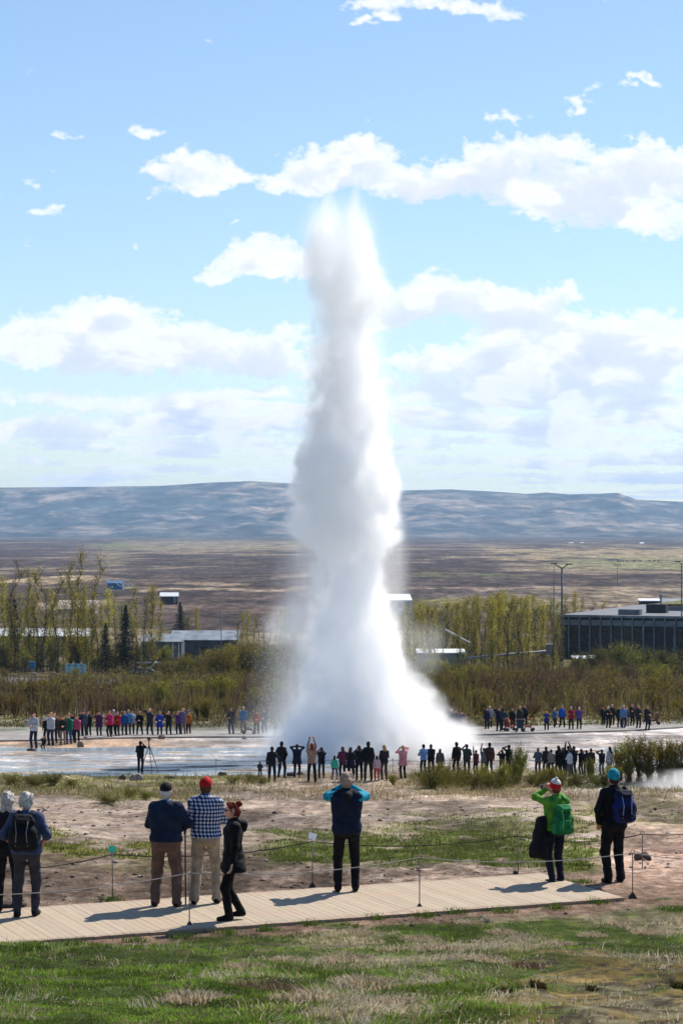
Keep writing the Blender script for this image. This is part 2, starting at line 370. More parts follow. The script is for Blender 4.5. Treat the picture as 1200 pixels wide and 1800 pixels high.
# ------------------------------------------------------------------ land: colours (albedo only)
def ground_cols(x, y, z):
    px, py = rows_px(x, y, CAMZ-drop(y))
    n1 = fbm(x*.5, y*.5, seed=21); n2 = fbm(x*2.2, y*2.2, seed=22); n3 = fbm(x*6, y*6, seed=23)
    pn = py+(n1-.5)*46+(n2-.5)*18; pxn = px+(n1-.5)*160
    C = lambda *c: np.array(c)
    col = np.zeros(x.shape+(3,)); col[:] = C(.060, .085, .022)
    def put(m, c):
        nonlocal col
        m = np.clip(m, 0, 1)[..., None]; col = col*(1-m)+np.array(c)*m
    u, w = deck_uv(x, y)
    # foreground: turf, straw, moss
    put(ss(n2, .5, .68)*.6, (.13, .11, .05)); put(ss(fbm(x*.9+5, y*.9, seed=31), .46, .62)*ss(pxn, 330, 640)*.8, (.20, .165, .105))
    moss = ss(pxn, 800, 1000)*ss(pn, 1665, 1705); put(moss*ss(n2, .34, .55), (.165, .12, .045)); put(moss*ss(n3, .56, .68), (.06, .05, .035))
    put(ss(n3, .62, .74)*.7, (.055, .045, .03))
    # bare strip along the deck and everything just beyond it
    dirt = ss(w, -.95, -.45) if False else ss(w+(n2-.5)*.9+(n1-.5)*.6, -.85, -.5)
    put(dirt, (.19, .125, .09)); put(dirt*ss(n3, .5, .66), (.26, .185, .14)); put(dirt*ss(n2, .58, .66)*(w < 0)*ss(n1, .4, .55), (.08, .09, .03))
    bey = (w > DWID*.5)
    far = bey*1.0
    put(far*(1-ss(pn, 1480, 1515))*1.0, (.245, .19, .147))
    soil = far*ss(pn, 1478, 1512)*(1-ss(pxn, 880, 1040)); put(soil, (.125, .088, .066)); put(soil*ss(n3, .5, .63), (.205, .155, .12))
    put(far*ss(n2, .45, .62)*ss(n1, .35, .55), (.30, .232, .185)); put(far*ss(n3, .6, .7)*.8, (.13, .095, .075))
    put(far*(1-ss(pn, 1445, 1500))*ss(fbm(x*.25, y*.6, seed=41), .5, .6)*.8, (.33, .27, .225))
    g1 = far*ss(pn, 1468, 1486)*(1-ss(pn, 1505, 1530))*ss(-pxn, -330, -250)*ss(pxn, 40, 110); put(g1*ss(n2, .3, .5)*.95, (.125, .125, .028))
    g2 = far*ss(pxn, 420, 520)*(1-ss(pxn, 1010, 1110))*ss(pn, 1455, 1482)*(1-ss(pn, 1512, 1538)); put(g2*ss(n2, .28, .46), (.085, .105, .026))
    g3 = far*ss(pxn, 640, 760)*(1-ss(pxn, 1000, 1110))*ss(pn, 1420, 1450)*(1-ss(pn, 1470, 1500)); put(g3*ss(n2, .36, .5)*.85, (.105, .11, .034))
    g4 = far*ss(pxn, 920, 1010)*ss(pn, 1395, 1425)*(1-ss(pn, 1450, 1490)); put(g4*ss(n2, .36, .55)*.75, (.15, .135, .055))
    red = far*ss(pxn, 990, 1110)*ss(pn, 1440, 1500); put(red, (.315, .21, .155)); put(red*ss(n2, .5, .62)*.7, (.38, .285, .225)); put(red*ss(n3, .58, .68)*.7, (.2, .13, .1))
    # dry grass bank
    bk = far*ss(pn, 1352, 1366)*(1-ss(pn, 1388, 1408))
    put(bk*ss(-pxn, -460, -330)*ss(n2, .25, .48), (.21, .19, .085)); put(bk*ss(pxn, 660, 780)*ss(n2, .2, .45), (.27, .215, .13)); put(bk*ss(n3, .55, .66)*.6, (.115, .11, .04))
    put(far*ss(pxn, 960, 1040)*ss(pn, 1368, 1376)*(1-ss(pn, 1392, 1400))*.9, (.36, .335, .31))
    put(far*(1-ss(py, 1345, 1366))*(y < 200), (.31, .265, .225))                 # silica flat
    flat = far*(1-ss(py, 1340, 1366))*(y < 170)
    put(flat*ss(fbm(x*.12, y*.5, seed=51), .47, .6), (.40, .36, .33)); put(flat*ss(fbm(x*.35, y*1.3, seed=52, o=5), .51, .58)*.9, (.15, .118, .095))
    put(flat*ss(-pxn, -420, -240)*(1-ss(pn, 1312, 1326))*ss(py, 1288, 1300), (.30, .2, .125))   # ochre shore
    # verge behind the path and scrub floor
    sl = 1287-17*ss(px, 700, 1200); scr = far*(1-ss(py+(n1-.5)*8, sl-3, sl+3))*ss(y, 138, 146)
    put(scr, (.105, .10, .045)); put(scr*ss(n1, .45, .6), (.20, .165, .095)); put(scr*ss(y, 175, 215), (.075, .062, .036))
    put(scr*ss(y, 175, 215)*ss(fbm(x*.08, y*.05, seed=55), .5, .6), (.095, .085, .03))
    # plain: heath, hay meadows, bog
    pl = ss(y, 350, 430)
    put(pl, (.056, .038, .033))
    q2 = fbm(x*.035, y*.008, seed=62, o=5); q3 = fbm(x*.11, y*.016, seed=63)
    q4 = fbm(x*.05, y*.009, seed=66, o=5); put(pl*ss(fbm(x*.12, y*.02, seed=67, o=5), .52, .6)*.55, (.14, .105, .08)); put(pl*ss(fbm(x*.15, y*.02, seed=69, o=5), .54, .6)*.6, (.035, .028, .03))
    put(pl*ss(q2, .50, .60), (.085, .062, .055)); put(pl*ss(q3, .56, .66)*.7, (.05, .038, .038))
    put(pl*ss(fbm(x*.014, y*.007, seed=64, o=6), .55, .61)*.85, (.21, .165, .115))
    put(pl*ss(fbm(x*.016, y*.008, seed=68, o=6), .57, .62)*.8, (.045, .035, .034))
    def strip(y0, y1, x0, x1, c, a=1.0, e=2.0):
        jg = (q3-.5)*9+(q4-.5)*7; m = pl*ss(py+jg, y0-e, y0+e)*(1-ss(py+jg, y1-e, y1+e))*ss(q4, .30, .46)*ss(px+(q2-.5)*120, x0-30, x0+30)*(1-ss(px+(q2-.5)*120, x1-30, x1+30)); put(m*a*.85, c)
    strip(952, 968, 215, 560, (.26, .215, .14), .9); strip(958, 1000, 130, 210, (.28, .23, .15), .6, 4); strip(955, 966, 190, 245, (.13, .15, .06), .8)
    strip(1014, 1026, -200, 175, (.33, .25, .16), .95); strip(1034, 1039, 200, 620, (.30, .235, .165), .75); strip(960, 1000, -300, 170, (.066, .046, .05), .8)
    strip(964, 985, 860, 1500, (.31, .24, .14), .95, 3); strip(978, 1001, 980, 1500, (.20, .195, .095), .9, 3); strip(957, 963, 700, 900, (.19, .145, .12), .6)
    strip(1012, 1018, 700, 900, (.13, .14, .07), .9); strip(1034, 1038, 690, 1400, (.27, .21, .165), .7); strip(1020, 1030, 690, 1400, (.058, .045, .048), .7); strip(1040, 1052, 690, 1400, (.072, .056, .058), .7)
    strip(1052, 1075, 690, 960, (.125, .115, .035), .8); strip(1062, 1078, 290, 480, (.12, .085, .07), .6); strip(1000, 1012, 220, 520, (.062, .05, .05), .8)
    wet = flat*(.35+.5*ss(fbm(x*.18, y*.55, seed=71), .42, .58))
    return col, np.clip(wet, 0, 1)
def ground_mat():
    m = bpy.data.materials.new('ground'); m.use_nodes = True; t = m.node_tree; b = t.nodes['Principled BSDF']
    at = nd(t, 'ShaderNodeAttribute', attribute_name='Col'); wt = nd(t, 'ShaderNodeAttribute', attribute_name='Wet')
    oc = nd(t, 'ShaderNodeTexCoord').outputs['Object']
    na = noise(t, oc, 5.5, 8, .7); nb = noise(t, oc, 23, 5, .65); nf = noise(t, vmth(t, 'MULTIPLY', oc, (.30, .06, 0)), 1.0, 8, .7); nc = noise(t, vmth(t, 'MULTIPLY', oc, (.07, .02, .0)), 1.0, 10, .72)
    nd_ = noise(t, vmth(t, 'MULTIPLY', oc, (1.0, 1.5, 1.0)), 1.3, 7, .68)
    v = mth(t, 'MULTIPLY_ADD', sstep(t, na, .34, .66), .75, .60); v = mth(t, 'MULTIPLY', v, mth(t, 'MULTIPLY_ADD', nb, .7, .65)); v = mth(t, 'MULTIPLY', v, mth(t, 'MULTIPLY_ADD', sstep(t, nd_, .34, .66), .5, .75))
    v = mth(t, 'MULTIPLY', v, mth(t, 'MULTIPLY_ADD', sstep(t, nc, .36, .64), 1.0, .5))
    v = mth(t, 'MULTIPLY', v, mth(t, 'MULTIPLY_ADD', sstep(t, nf, .38, .62), .9, .55))
    c = mixc(t, 1.0, at.outputs[0], nd(t, 'ShaderNodeCombineColor', v, v, v).outputs[0], 'MULTIPLY')
    t.links.new(c, b.inputs['Base Color'])
    t.links.new(mth(t, 'MULTIPLY_ADD', wt.outputs['Fac'], -.62, .97), b.inputs['Roughness'])
    t.links.new(mth(t, 'MULTIPLY_ADD', wt.outputs['Fac'], .35, .04), b.inputs['Specular IOR Level'])
    bp = nd(t, 'ShaderNodeBump', .9, .06); t.links.new(mth(t, 'ADD', na, mth(t, 'MULTIPLY', nb, .35)), bp.inputs['Height']); t.links.new(bp.outputs[0], b.inputs['Normal'])
    return m
def fan(Ys, ts, zf):
    T, Y = np.meshgrid(ts, Ys); X = T*np.maximum(np.abs(Y), 14); Z = zf(X, Y)
    V = np.stack([X, Y, Z], -1); n, k = T.shape
    i = np.arange((n-1)*k).reshape(n-1, k)[:, :-1].ravel()
    return V, np.stack([i, i+1, i+k+1, i+k], 1)
def build_ground():
    ts = np.concatenate([-np.geomspace(1.6, .235, 26)[:-1], np.linspace(-.23, .23, 231), np.geomspace(.235, 1.6, 26)[1:]])
    Ys = np.concatenate([np.linspace(-90, 8, 20), np.geomspace(9, 12, 12)[:-1], np.arange(12, 48, .14), np.geomspace(48, 102, 130)[1:], np.arange(102.2, 131, .16), np.geomspace(131.2, 7600, 700)])
    V, Fc = fan(Ys, ts, zground)
    col, wet = ground_cols(V[..., 0], V[..., 1], V[..., 2])
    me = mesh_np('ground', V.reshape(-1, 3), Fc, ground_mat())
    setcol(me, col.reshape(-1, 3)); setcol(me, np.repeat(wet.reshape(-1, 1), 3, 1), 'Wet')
    tag(link('ground', me), 'bare silica, soil and turf slope running down to the plain', None, None, 'structure')
build_ground()
# ------------------------------------------------------------------ hills
RIDGE = np.array([(-3000,880),(-900,872),(-400,862),(0,857),(120,856),(280,854),(370,848),(440,845.5),(500,849),(600,857),(700,862),(790,860),(870,864),(925,868),(960,865.5),(1000,869),(1055,867.5),(1085,866),(1100,871),(1118,878),(1200,882),(1300,884),(1700,876),(2400,870),(4200,884)], float)
def hill_z(X, Y):
    px = 600+FPX*X/Y
    top = (HOR-np.interp(px, RIDGE[:, 0], RIDGE[:, 1]))/FPX*9600
    t = np.clip((Y-6800)/(9600-6800), 0, 1.6)
    prof = np.interp(t, [0, .12, .35, .5, .66, .80, .92, 1.0, 1.6], [-.10, .0, .16, .25, .42, .60, .88, 1.0, .96])
    base = CAMZ-25.8
    g = fbm(X*.0022, Y*.0008, seed=81, o=5); g2 = fbm(X*.0006, Y*.0016, seed=82, o=5); rid = 1-np.abs(fbm(X*.0045+g2*1.5, Y*.001, seed=83, o=4)*2-1)
    z = base+(top-base+CAMZ)*prof
    mid = np.clip(np.sin(np.clip(t, 0, 1)*PI), 0, 1)
    return z+mid*((g2-.5)*75+(g-.5)*42-rid*46+30)+ss(t, .7, 1)*(1-ss(t, .9, 1.02))*(g-.5)*22-40*(1-ss(t, 0, .06))
def build_hills():
    ts = np.linspace(-.42, .42, 760); Ys = np.linspace(6700, 11800, 260)
    V, Fc = fan(Ys, ts, hill_z)
    X, Y, Z = V[..., 0], V[..., 1], V[..., 2]
    gx = np.gradient(Z, axis=1)
    n = fbm(X*.0011, Y*.0035, seed=91, o=6); n2 = fbm(X*.006, Y*.004, seed=92, o=5); n3 = fbm(X*.0007, Y*.0022, seed=93, o=4)
    col = np.zeros(X.shape+(3,)); col[:] = (.058, .054, .052)
    def put(m, c):
        nonlocal col
        m = np.clip(m, 0, 1)[..., None]; col = col*(1-m)+np.array(c)*m
    t = (Y-6800)/2800; g5 = fbm(X*.002, Y*.002, seed=95)
    put(ss(n, .48, .6)*.8, (.115, .092, .074)); put(ss(n2, .52, .64)*.7, (.05, .05, .05)); put(ss(n3, .52, .6)*.8, (.045, .05, .052))  # broad n3 bands: cloud shadow painted into the hill colour as darker tone
    put(ss(n2*.5+n*.5, .54, .60)*ss(t, .45, .6)*.9, (.24, .18, .135)); f4 = fbm(X*.012+g5*2, Y*.006, seed=96, o=5); put(ss(f4, .54, .62)*.55*ss(t, .1, .3), (.19, .155, .13)); put(ss(f4, .46, .38)*.6, (.022, .026, .03)); put(ss(t, .02, .1)*(1-ss(t, .12, .2))*ss(n3, .42, .5)*.7, (.05, .06, .04))
    m = bpy.data.materials.new('hillside'); m.use_nodes = True; tr = m.node_tree; b = tr.nodes['Principled BSDF']
    at = nd(tr, 'ShaderNodeAttribute', attribute_name='Col'); oc = nd(tr, 'ShaderNodeTexCoord').outputs['Object']
    na = noise(tr, vmth(tr, 'MULTIPLY', oc, (.007, .0028, .05)), 1.0, 12, .78)
    v = mth(tr, 'MULTIPLY_ADD', sstep(tr, na, .38, .62), 1.7, .25)
    tr.links.new(mixc(tr, 1.0, at.outputs[0], nd(tr, 'ShaderNodeCombineColor', v, v, v).outputs[0], 'MULTIPLY'), b.inputs['Base Color'])
    b.inputs['Roughness'].default_value = 1; b.inputs['Specular IOR Level'].default_value = .05
    me = mesh_np('hills', V.reshape(-1, 3), Fc, m); setcol(me, col.reshape(-1, 3))
    tag(link('hills', me), 'long flat-topped ridge beyond the plain', None, None, 'structure')
build_hills()
def deck_pt(px, foot, z=None):
    z = DECK_Z if z is None else z
    Y = (CAMZ-z)*FPX/(foot-HOR); return ((px-600)/FPX*Y, Y, z)
# ------------------------------------------------------------------ haze
def build_haze():
    m = bpy.data.materials.new('haze'); m.use_nodes = True; t = m.node_tree; t.nodes.clear()
    v = nd(t, 'ShaderNodeVolumePrincipled'); v.inputs['Color'].default_value = (.42, .69, 1, 1); v.inputs['Density'].default_value = HAZE_D; v.inputs['Anisotropy'].default_value = .1
    t.links.new(v.outputs[0], nd(t, 'ShaderNodeOutputMaterial').inputs['Volume'])
    zlo = CAMZ-120; b = MB().box((0, 6300, (zlo+290)/2), (32000, 13000, 290-zlo))
    tag(b.build('haze', m), 'thin blue air haze over the whole valley', None, None, 'stuff')
HAZE_D = 6.0e-5
# ------------------------------------------------------------------ geyser
GY = 122.0
def gp(px, py, dy=0.0): return ((px-600)/FPX*GY, GY+dy, CAMZ-(py-HOR)/FPX*GY)
def vol_mat(name, dens, nscale=None, lo=.35, hi=.6, aniso=.25, stretch=(1, 1, 1), col=(.985, .99, 1), step=1.0):
    m = bpy.data.materials.new(name); m.use_nodes = True; t = m.node_tree; t.nodes.clear()
    v = nd(t, 'ShaderNodeVolumePrincipled'); v.inputs['Color'].default_value = (*col, 1); v.inputs['Anisotropy'].default_value = aniso
    v.inputs['Density'].default_value = dens
    if nscale:
        oc = nd(t, 'ShaderNodeTexCoord').outputs['Object']
        n = noise(t, vmth(t, 'MULTIPLY', oc, stretch), nscale, 4, .6)
        t.links.new(sstep(t, n, lo, hi, 0.0, dens), v.inputs['Density'])
        m.cycles.volume_step_rate = step
    t.links.new(v.outputs[0], nd(t, 'ShaderNodeOutputMaterial').inputs['Volume'])
    return m
# outline of the dense jet: row, left, right (photo px)
JET = [(352,562,590),(385,540,652),(440,534,668),(495,543,682),(530,552,668),(565,553,645),(610,549,660),(665,543,668),(720,536,674),(780,526,680),(830,516,686),(880,510,690),(930,518,694),(965,546,686),
 (1000,554,668),(1050,547,678),(1100,536,692),(1150,530,706),(1200,524,728),(1245,522,752),(1285,515,768),(1325,500,788)]
def soft_plume(name, rows, dens, e0, e1, amp, nscale, stretch=(1, 1, .6), grow=.5, depth=1.0, step=.5, fine=.35, aniso=.3, parent=None, off=None, seed=0.0, dy=0.0, mask=None, gy=None, floor=None, dz=None, puff=0.0, soft=.72, zf=(.03, .93)):
    """steam whose density falls off from a vertical axis; rows = (photo row, left, right) of its outline"""
    GYv = gy or GY; s = GYv/FPX; pr = []
    z = [CAMZ-(r[0]-HOR)*s for r in rows]; cx = [((r[1]+r[2])/2-600)*s for r in rows]; R = [(r[2]-r[1])/2*s for r in rows]
    for i in range(len(rows)-1):
        for q in (-1, 0, 1) if depth > 1.5 else (0,):
            pr.append(((cx[i], GYv+dy+q*R[i]*(depth-1)*.8, z[i]), (cx[i+1], GYv+dy+q*R[i+1]*(depth-1)*.8, z[i+1]), R[i]+grow, R[i+1]+grow))
    V, Fc = sdf_grid(pr, .35, .5, pad=.5)
    V = np.clip(V, (-1e3, -1e3, (CAMZ-12.6) if floor is None else floor), 1e3)
    m = bpy.data.materials.new(name); m.use_nodes = True; t = m.node_tree; t.nodes.clear()
    vol = nd(t, 'ShaderNodeVolumePrincipled'); vol.inputs['Color'].default_value = (1, 1, 1, 1); vol.inputs['Anisotropy'].default_value = aniso
    oc = nd(t, 'ShaderNodeTexCoord').outputs['Object']
    P = nd(t, 'ShaderNodeSeparateXYZ', oc).outputs
    ox, oy, oz = (off if off is not None else (0, 0, 0))
    z0, z1 = min(z), max(z)
    zn = nd(t, 'ShaderNodeMapRange', P[2], z0-oz, z1-oz, 0.0, 1.0).outputs[0]
    def curve(vals, lo, hi):
        n = t.nodes.new('ShaderNodeFloatCurve'); t.links.new(zn, n.inputs['Value']); c = n.mapping.curves[0]
        pts = sorted(((zz-z0)/(z1-z0), (v-lo)/(hi-lo)) for zz, v in zip(z, vals))
        while len(c.points) < len(pts): c.points.new(.5, .5)
        for p, (a, b) in zip(c.points, pts): p.location = (a, b); p.handle_type = 'AUTO_CLAMPED'
        n.mapping.update()
        return mth(t, 'MULTIPLY_ADD', n.outputs[0], hi-lo, lo)
    rr = curve(R, 0, max(R)); c = curve(cx, min(cx)-.01, max(cx)+.01)
    dx = mth(t, 'DIVIDE', mth(t, 'SUBTRACT', mth(t, 'ADD', P[0], float(ox)), c), rr)
    dyy = mth(t, 'DIVIDE', mth(t, 'ADD', P[1], float(oy-GYv-dy)), mth(t, 'MULTIPLY', rr, depth))
    rad = mth(t, 'SQRT', mth(t, 'ADD', mth(t, 'MULTIPLY', dx, dx), mth(t, 'MULTIPLY', dyy, dyy)))
    sv = vmth(t, 'ADD', vmth(t, 'MULTIPLY', oc, stretch), (seed, seed*.7, seed*.3))
    n = noise(t, sv, nscale, 3, fine+.2)
    f = mth(t, 'MULTIPLY_ADD', mth(t, 'SUBTRACT', n, .5), amp, rad)
    if puff:
        w = vmth(t, 'ADD', oc, vmth(t, 'MULTIPLY', vmth(t, 'SUBTRACT', noise(t, oc, .5, 2, .5, out=1), (.5, .5, .5)), (1.3, 1.3, 1.3)))
        for sc_, am in ((.42, puff*.30), (1.05, puff*.15)):     # rounded billows at two sizes
            vo = nd(t, 'ShaderNodeTexVoronoi', voronoi_dimensions='3D', feature='F1'); t.links.new(w, vo.inputs['Vector']); vo.inputs['Scale'].default_value = sc_
            f = mth(t, 'MULTIPLY_ADD', mth(t, 'SUBTRACT', vo.outputs['Distance'], .50), am, f)
    d = sstep(t, f, e0, e1, 0.0, dens)
    if dz:
        n_ = t.nodes.new('ShaderNodeFloatCurve'); t.links.new(zn, n_.inputs['Value']); c_ = n_.mapping.curves[0]
        pts = sorted(((CAMZ-(r_-HOR)*s-z0)/(z1-z0), v_) for r_, v_ in dz)
        while len(c_.points) < len(pts): c_.points.new(.5, .5)
        for p_, (a_, b_) in zip(c_.points, pts): p_.location = (a_, b_); p_.handle_type = 'AUTO_CLAMPED'
        n_.mapping.update(); d = mth(t, 'MULTIPLY', d, n_.outputs[0])
    hr = 1+grow/max(R)*.95; d = mth(t, 'MULTIPLY', d, sstep(t, rad, hr, hr*soft))
    fade = mth(t, 'MULTIPLY', sstep(t, zn, 0.0, zf[0]), sstep(t, zn, 1.0, zf[1]))
    d = mth(t, 'MULTIPLY', d, fade)
    if mask: d = mth(t, 'MULTIPLY', d, sstep(t, noise(t, sv, mask[0], 4, .6), mask[1], mask[2]))
    t.links.new(d, vol.inputs['Density']); m.cycles.volume_step_rate = step
    t.links.new(vol.outputs[0], nd(t, 'ShaderNodeOutputMaterial').inputs['Volume'])
    return link(name, mesh_np(name, V-np.array((ox, oy, oz)), Fc, m), parent)
def build_geyser():
    root = empty('geyser', (gp(640, 1325)[0], GY, CAMZ-12.2), 0, 'tall white column of erupting water and steam in the centre', 'geyser')
    kw = dict(parent=root, off=tuple(root.location))
    soft_plume('jet', JET, 2.0, 1.12, .80, 1.5, .9, stretch=(1, 1, .7), grow=1.3, step=.42, puff=3.0, aniso=.12, dz=[(345,.03),(400,.09),(470,.24),(560,.42),(700,.55),(850,.80),(960,.70),(1100,.55),(1325,.5)], **kw)
    soft_plume('fine_spray', [(330,540,650),(400,520,664),(520,528,680),(640,528,686),(760,514,694),(880,500,706),(960,508,712),(1040,508,708),(1120,508,718),(1200,500,744),(1280,480,790),(1330,470,820)], .20, 1.2, .35, 2.2, .8, stretch=(1.2, 1.2, .22), grow=1.4, step=.9, seed=41.0, **kw)
    soft_plume('left_spire', [(308,573,583),(345,562,590),(380,548,600),(430,536,608),(470,540,606)], .62, 1.1, .2, 1.9, 1.5, stretch=(1, 1, .4), grow=.7, step=.4, seed=3.0, **kw)
    soft_plume('right_spire', [(300,620,632),(345,612,640),(385,602,652),(440,598,668),(480,602,670)], .70, 1.1, .2, 1.9, 1.5, stretch=(1, 1, .4), grow=.7, step=.4, seed=5.0, **kw)
    soft_plume('spray_veil', [(900,498,722),(960,486,724),(1040,468,728),(1120,452,737),(1200,432,760),(1270,400,800),(1340,390,830)], .085, 1.15, .25, 1.5, .45, stretch=(1.3, 1.3, .35), grow=1.6, step=1.2, seed=8.0, **kw)
    soft_plume('ground_steam', [(1150,662,724),(1200,640,760),(1240,560,788),(1275,488,832),(1310,452,872),(1345,452,872)], .7, 1.12, .4, 1.9, .8, stretch=(1, 1, 1), puff=2.0, aniso=.12, grow=1.0, step=.8, seed=11.0, **kw)
    soft_plume('drifting_steam', [(1030,500,560),(1070,470,560),(1110,446,560),(1150,470,560)], .28, 1.0, .2, 1.6, .8, grow=1.2, step=.6, seed=17.0, soft=.25, zf=(.35, .6), **kw)
    soft_plume('drifting_steam', [(1080,690,780),(1110,690,800),(1150,700,805),(1200,720,780)], .09, 1.0, .2, 1.6, .8, grow=1.2, step=.6, seed=23.0, soft=.25, zf=(.35, .6), **kw)
    # water drops thrown out of the column
    rng = np.random.default_rng(9); n = 3600
    k = rng.random(n) < .62
    px = np.where(k, rng.normal(486, 24, n), rng.uniform(650, 712, n)); py = np.where(k, 1080+220*rng.random(n)**.8, 935+230*rng.random(n)); px = np.where(k, px-(1230-py)*-.08, px)
    y = GY+rng.normal(0, 1.3, n); s = rng.uniform(.006, .013, n)*np.where(k, 1.25, .8); C = np.stack([(px-600)/FPX*GY, y, CAMZ-(py-HOR)/FPX*GY], 1)-np.array(root.location)
    base = np.array([(1,0,0),(-1,0,0),(0,1,0),(0,-1,0),(0,0,1.4),(0,0,-1.4)], float); V = C[:, None]+base[None]*s[:, None, None]
    f = np.array([(0,2,4),(2,1,4),(1,3,4),(3,0,4),(2,0,5),(1,2,5),(3,1,5),(0,3,5)]); F = (f[None]+(np.arange(n)*6)[:, None, None]).reshape(-1, 3)
    m = mat('water_drop', (.75, .80, .84), .15, .02, 1, spec=.9); tag(link('water_drops', mesh_np('water_drops', V.reshape(-1, 3), F, m), root), kind='stuff')
build_geyser()
def build_vent():
    x = (1150-600)/FPX*88; e = empty('steam_vent', (x, 88, float(zground(np.array([x]), np.array([88.]))[0])), 0, 'low white steam drifting from a small vent at the right edge', 'steam')
    soft_plume('vapour', [(1352,1150,1290),(1368,1100,1300),(1384,1050,1320),(1398,1010,1330)], .6, 1.0, .1, 1.7, .9, stretch=(.6, .6, 1.6), grow=.6, step=.5, seed=31.0, gy=88, parent=e, off=tuple(e.location), floor=e.location[2]-.6)
build_vent()
# ------------------------------------------------------------------ boardwalk
def build_deck():
    m = bpy.data.materials.new('weathered_planks'); m.use_nodes = True; t = m.node_tree; b = t.nodes['Principled BSDF']
    oc = nd(t, 'ShaderNodeTexCoord').outputs['Object']; rnd = nd(t, 'ShaderNodeAttribute', attribute_name='Col').outputs['Color']
    n = noise(t, vmth(t, 'MULTIPLY', oc, (30, 1.5, 8)), 1.0, 5, .6); n2 = noise(t, oc, .9, 4, .6)
    c = mixc(t, n, lin(158, 145, 127), lin(182, 169, 149)); c = mixc(t, 1.0, c, rnd, 'MULTIPLY'); c = mixc(t, sstep(t, n2, .42, .72, 0, .5), c, lin(176, 150, 130)); ey = nd(t, 'ShaderNodeSeparateXYZ', oc).outputs[1]; ed = mth(t, 'ADD', mth(t, 'ABSOLUTE', mth(t, 'SUBTRACT', ey, 1.31)), mth(t, 'MULTIPLY', noise(t, oc, 2.2, 5, .7), .5)); c = mixc(t, sstep(t, ed, 1.36, 1.62, 0, .75), c, lin(150, 122, 104)); c = mixc(t, sstep(t, noise(t, oc, 7, 5, .7), .60, .72, 0, .35), c, lin(120, 104, 90))
    t.links.new(c, b.inputs['Base Color']); b.inputs['Roughness'].default_value = .85; b.inputs['Specular IOR Level'].default_value = .15
    o = empty('boardwalk', (DN[0][0], DN[0][1], DECK_Z), math.atan2(DU[1], DU[0])); tag(o, 'pale plank boardwalk crossing in front of the visitors', None, None, 'structure')
    w = .112; n_ = int(DLEN/w); vs, fs, cs = [], [], []; r = random.Random(3)
    for i in range(n_):
        x0, x1 = i*w+.0024, (i+1)*w-.0024; dz = r.uniform(-.0015, .0015); g = r.uniform(.91, 1.04); e = r.uniform(-.012, .012); cc = (g, g*r.uniform(.97, 1.0), g*r.uniform(.93, 1.0))
        y0, y1 = e, DWID+e
        o_ = len(vs); vs += [(x0, y0, -.045), (x1, y0, -.045), (x1, y1, -.045), (x0, y1, -.045), (x0, y0, dz), (x1, y0, dz), (x1, y1, dz), (x0, y1, dz)]
        fs += [[o_+k for k in f] for f in ((3,2,1,0),(4,5,6,7),(0,1,5,4),(1,2,6,5),(2,3,7,6),(3,0,4,7))]; cs += [cc]*8
    me = mesh_np('planks', np.array(vs), np.array(fs), m, smooth=False); setcol(me, np.array(cs)); tag(link('planks', me, o), kind='structure')
    b = MB()
    for y in (.16, DWID/2, DWID-.16): b.box((DLEN/2, y, -.10), (DLEN-.1, .09, .10))
    tag(b.build('bearers', mat('bearer_wood', lin(92, 76, 62), .9, .2, 6), o), kind='structure')
build_deck()
# ------------------------------------------------------------------ rope barriers
STEEL = mat('galvanised_steel', lin(120, 116, 112), .45, .15, 20, metal=.7); IRON = mat('rusty_iron', lin(66, 52, 44), .8, .25, 20); ROPE = mat('pale_rope', lin(160, 156, 150), .9, .1, 60); DROPE = mat('dark_rope', lin(44, 40, 38), .9, .1, 60)
def rope_line(pts, sag, r, m, label, group=None):
    P = []
    for a, b in zip(pts, pts[1:]):
        for k in range(12):
            t = k/12; P.append(tuple(a[i]+(b[i]-a[i])*t-(sag*4*t*(1-t) if i == 2 else 0) for i in range(3)))
    P.append(pts[-1]); me = MB().tube(P, r, 6).mesh('rope', m, True); c = Vector(P[0])
    o = link('rope', me); tag(o, label, 'rope', group); return o
def post(loc, h, label, group, base=True):
    e = empty('barrier_post', loc, 0, label, 'post', group)
    MB().tube([(0, 0, -.05), (0, 0, h)], .008, 8).build('rod', STEEL, e, True)
    if base: MB().box((0, 0, .04), (.12, .12, .08), taper=.2).build('foot', IRON, e)
    rg = MB(); rg.tube([(.03*math.cos(a), 0, h+.02+.03*math.sin(a)) for a in [2*PI*i/10 for i in range(11)]], .006, 6); rg.build('rope_eye', STEEL, e, True)
    return (loc[0], loc[1], loc[2]+h)
tops = []; G1 = 'posts of the rope along the near edge of the boardwalk'
for px, py, ph, lab in ((-130, 1668, .74, None), (333, 1630, .74, 'thin steel post with iron foot near the red-haired woman'), (737, 1598, .74, 'thin steel post with iron foot at the middle of the near rope'), (1111, 1578, .66, 'thin steel post with iron foot at the right tip of the boardwalk'), (1400, 1566, .66, None)):
    p = deck_pt(px, py, CAMZ-5.44)
    if lab: tops.append(post(p, ph, lab, G1))
    else: tops.append((p[0], p[1], p[2]+(.70 if px < 0 else .55)))
rope_line(tops, .10, .0065, ROPE, 'pale rope strung along the near edge of the boardwalk')
tops = []; G2 = 'posts of the dark rope beyond the boardwalk'
for px, py, ph, lab in ((-120, 1606, .62, None), (198, 1586, .70, 'post carrying a small green tag beyond the boardwalk'), (549, 1560, .70, 'post with a white card on top beside the man with turquoise sleeves'), (910, 1536, .60, 'short post in the grass left of the woman in lime green'), (1128, 1526, .55, 'short post right of the person with the turquoise hat'), (1330, 1500, .6, None)):
    p = deck_pt(px, py, CAMZ-5.47); h = ph
    if lab: tops.append(post(p, h, lab, G2, px < 600))
    else: tops.append((p[0], p[1], p[2]+h))
rope_line(tops, .11, .008, DROPE, 'dark rope strung beyond the far edge of the boardwalk')
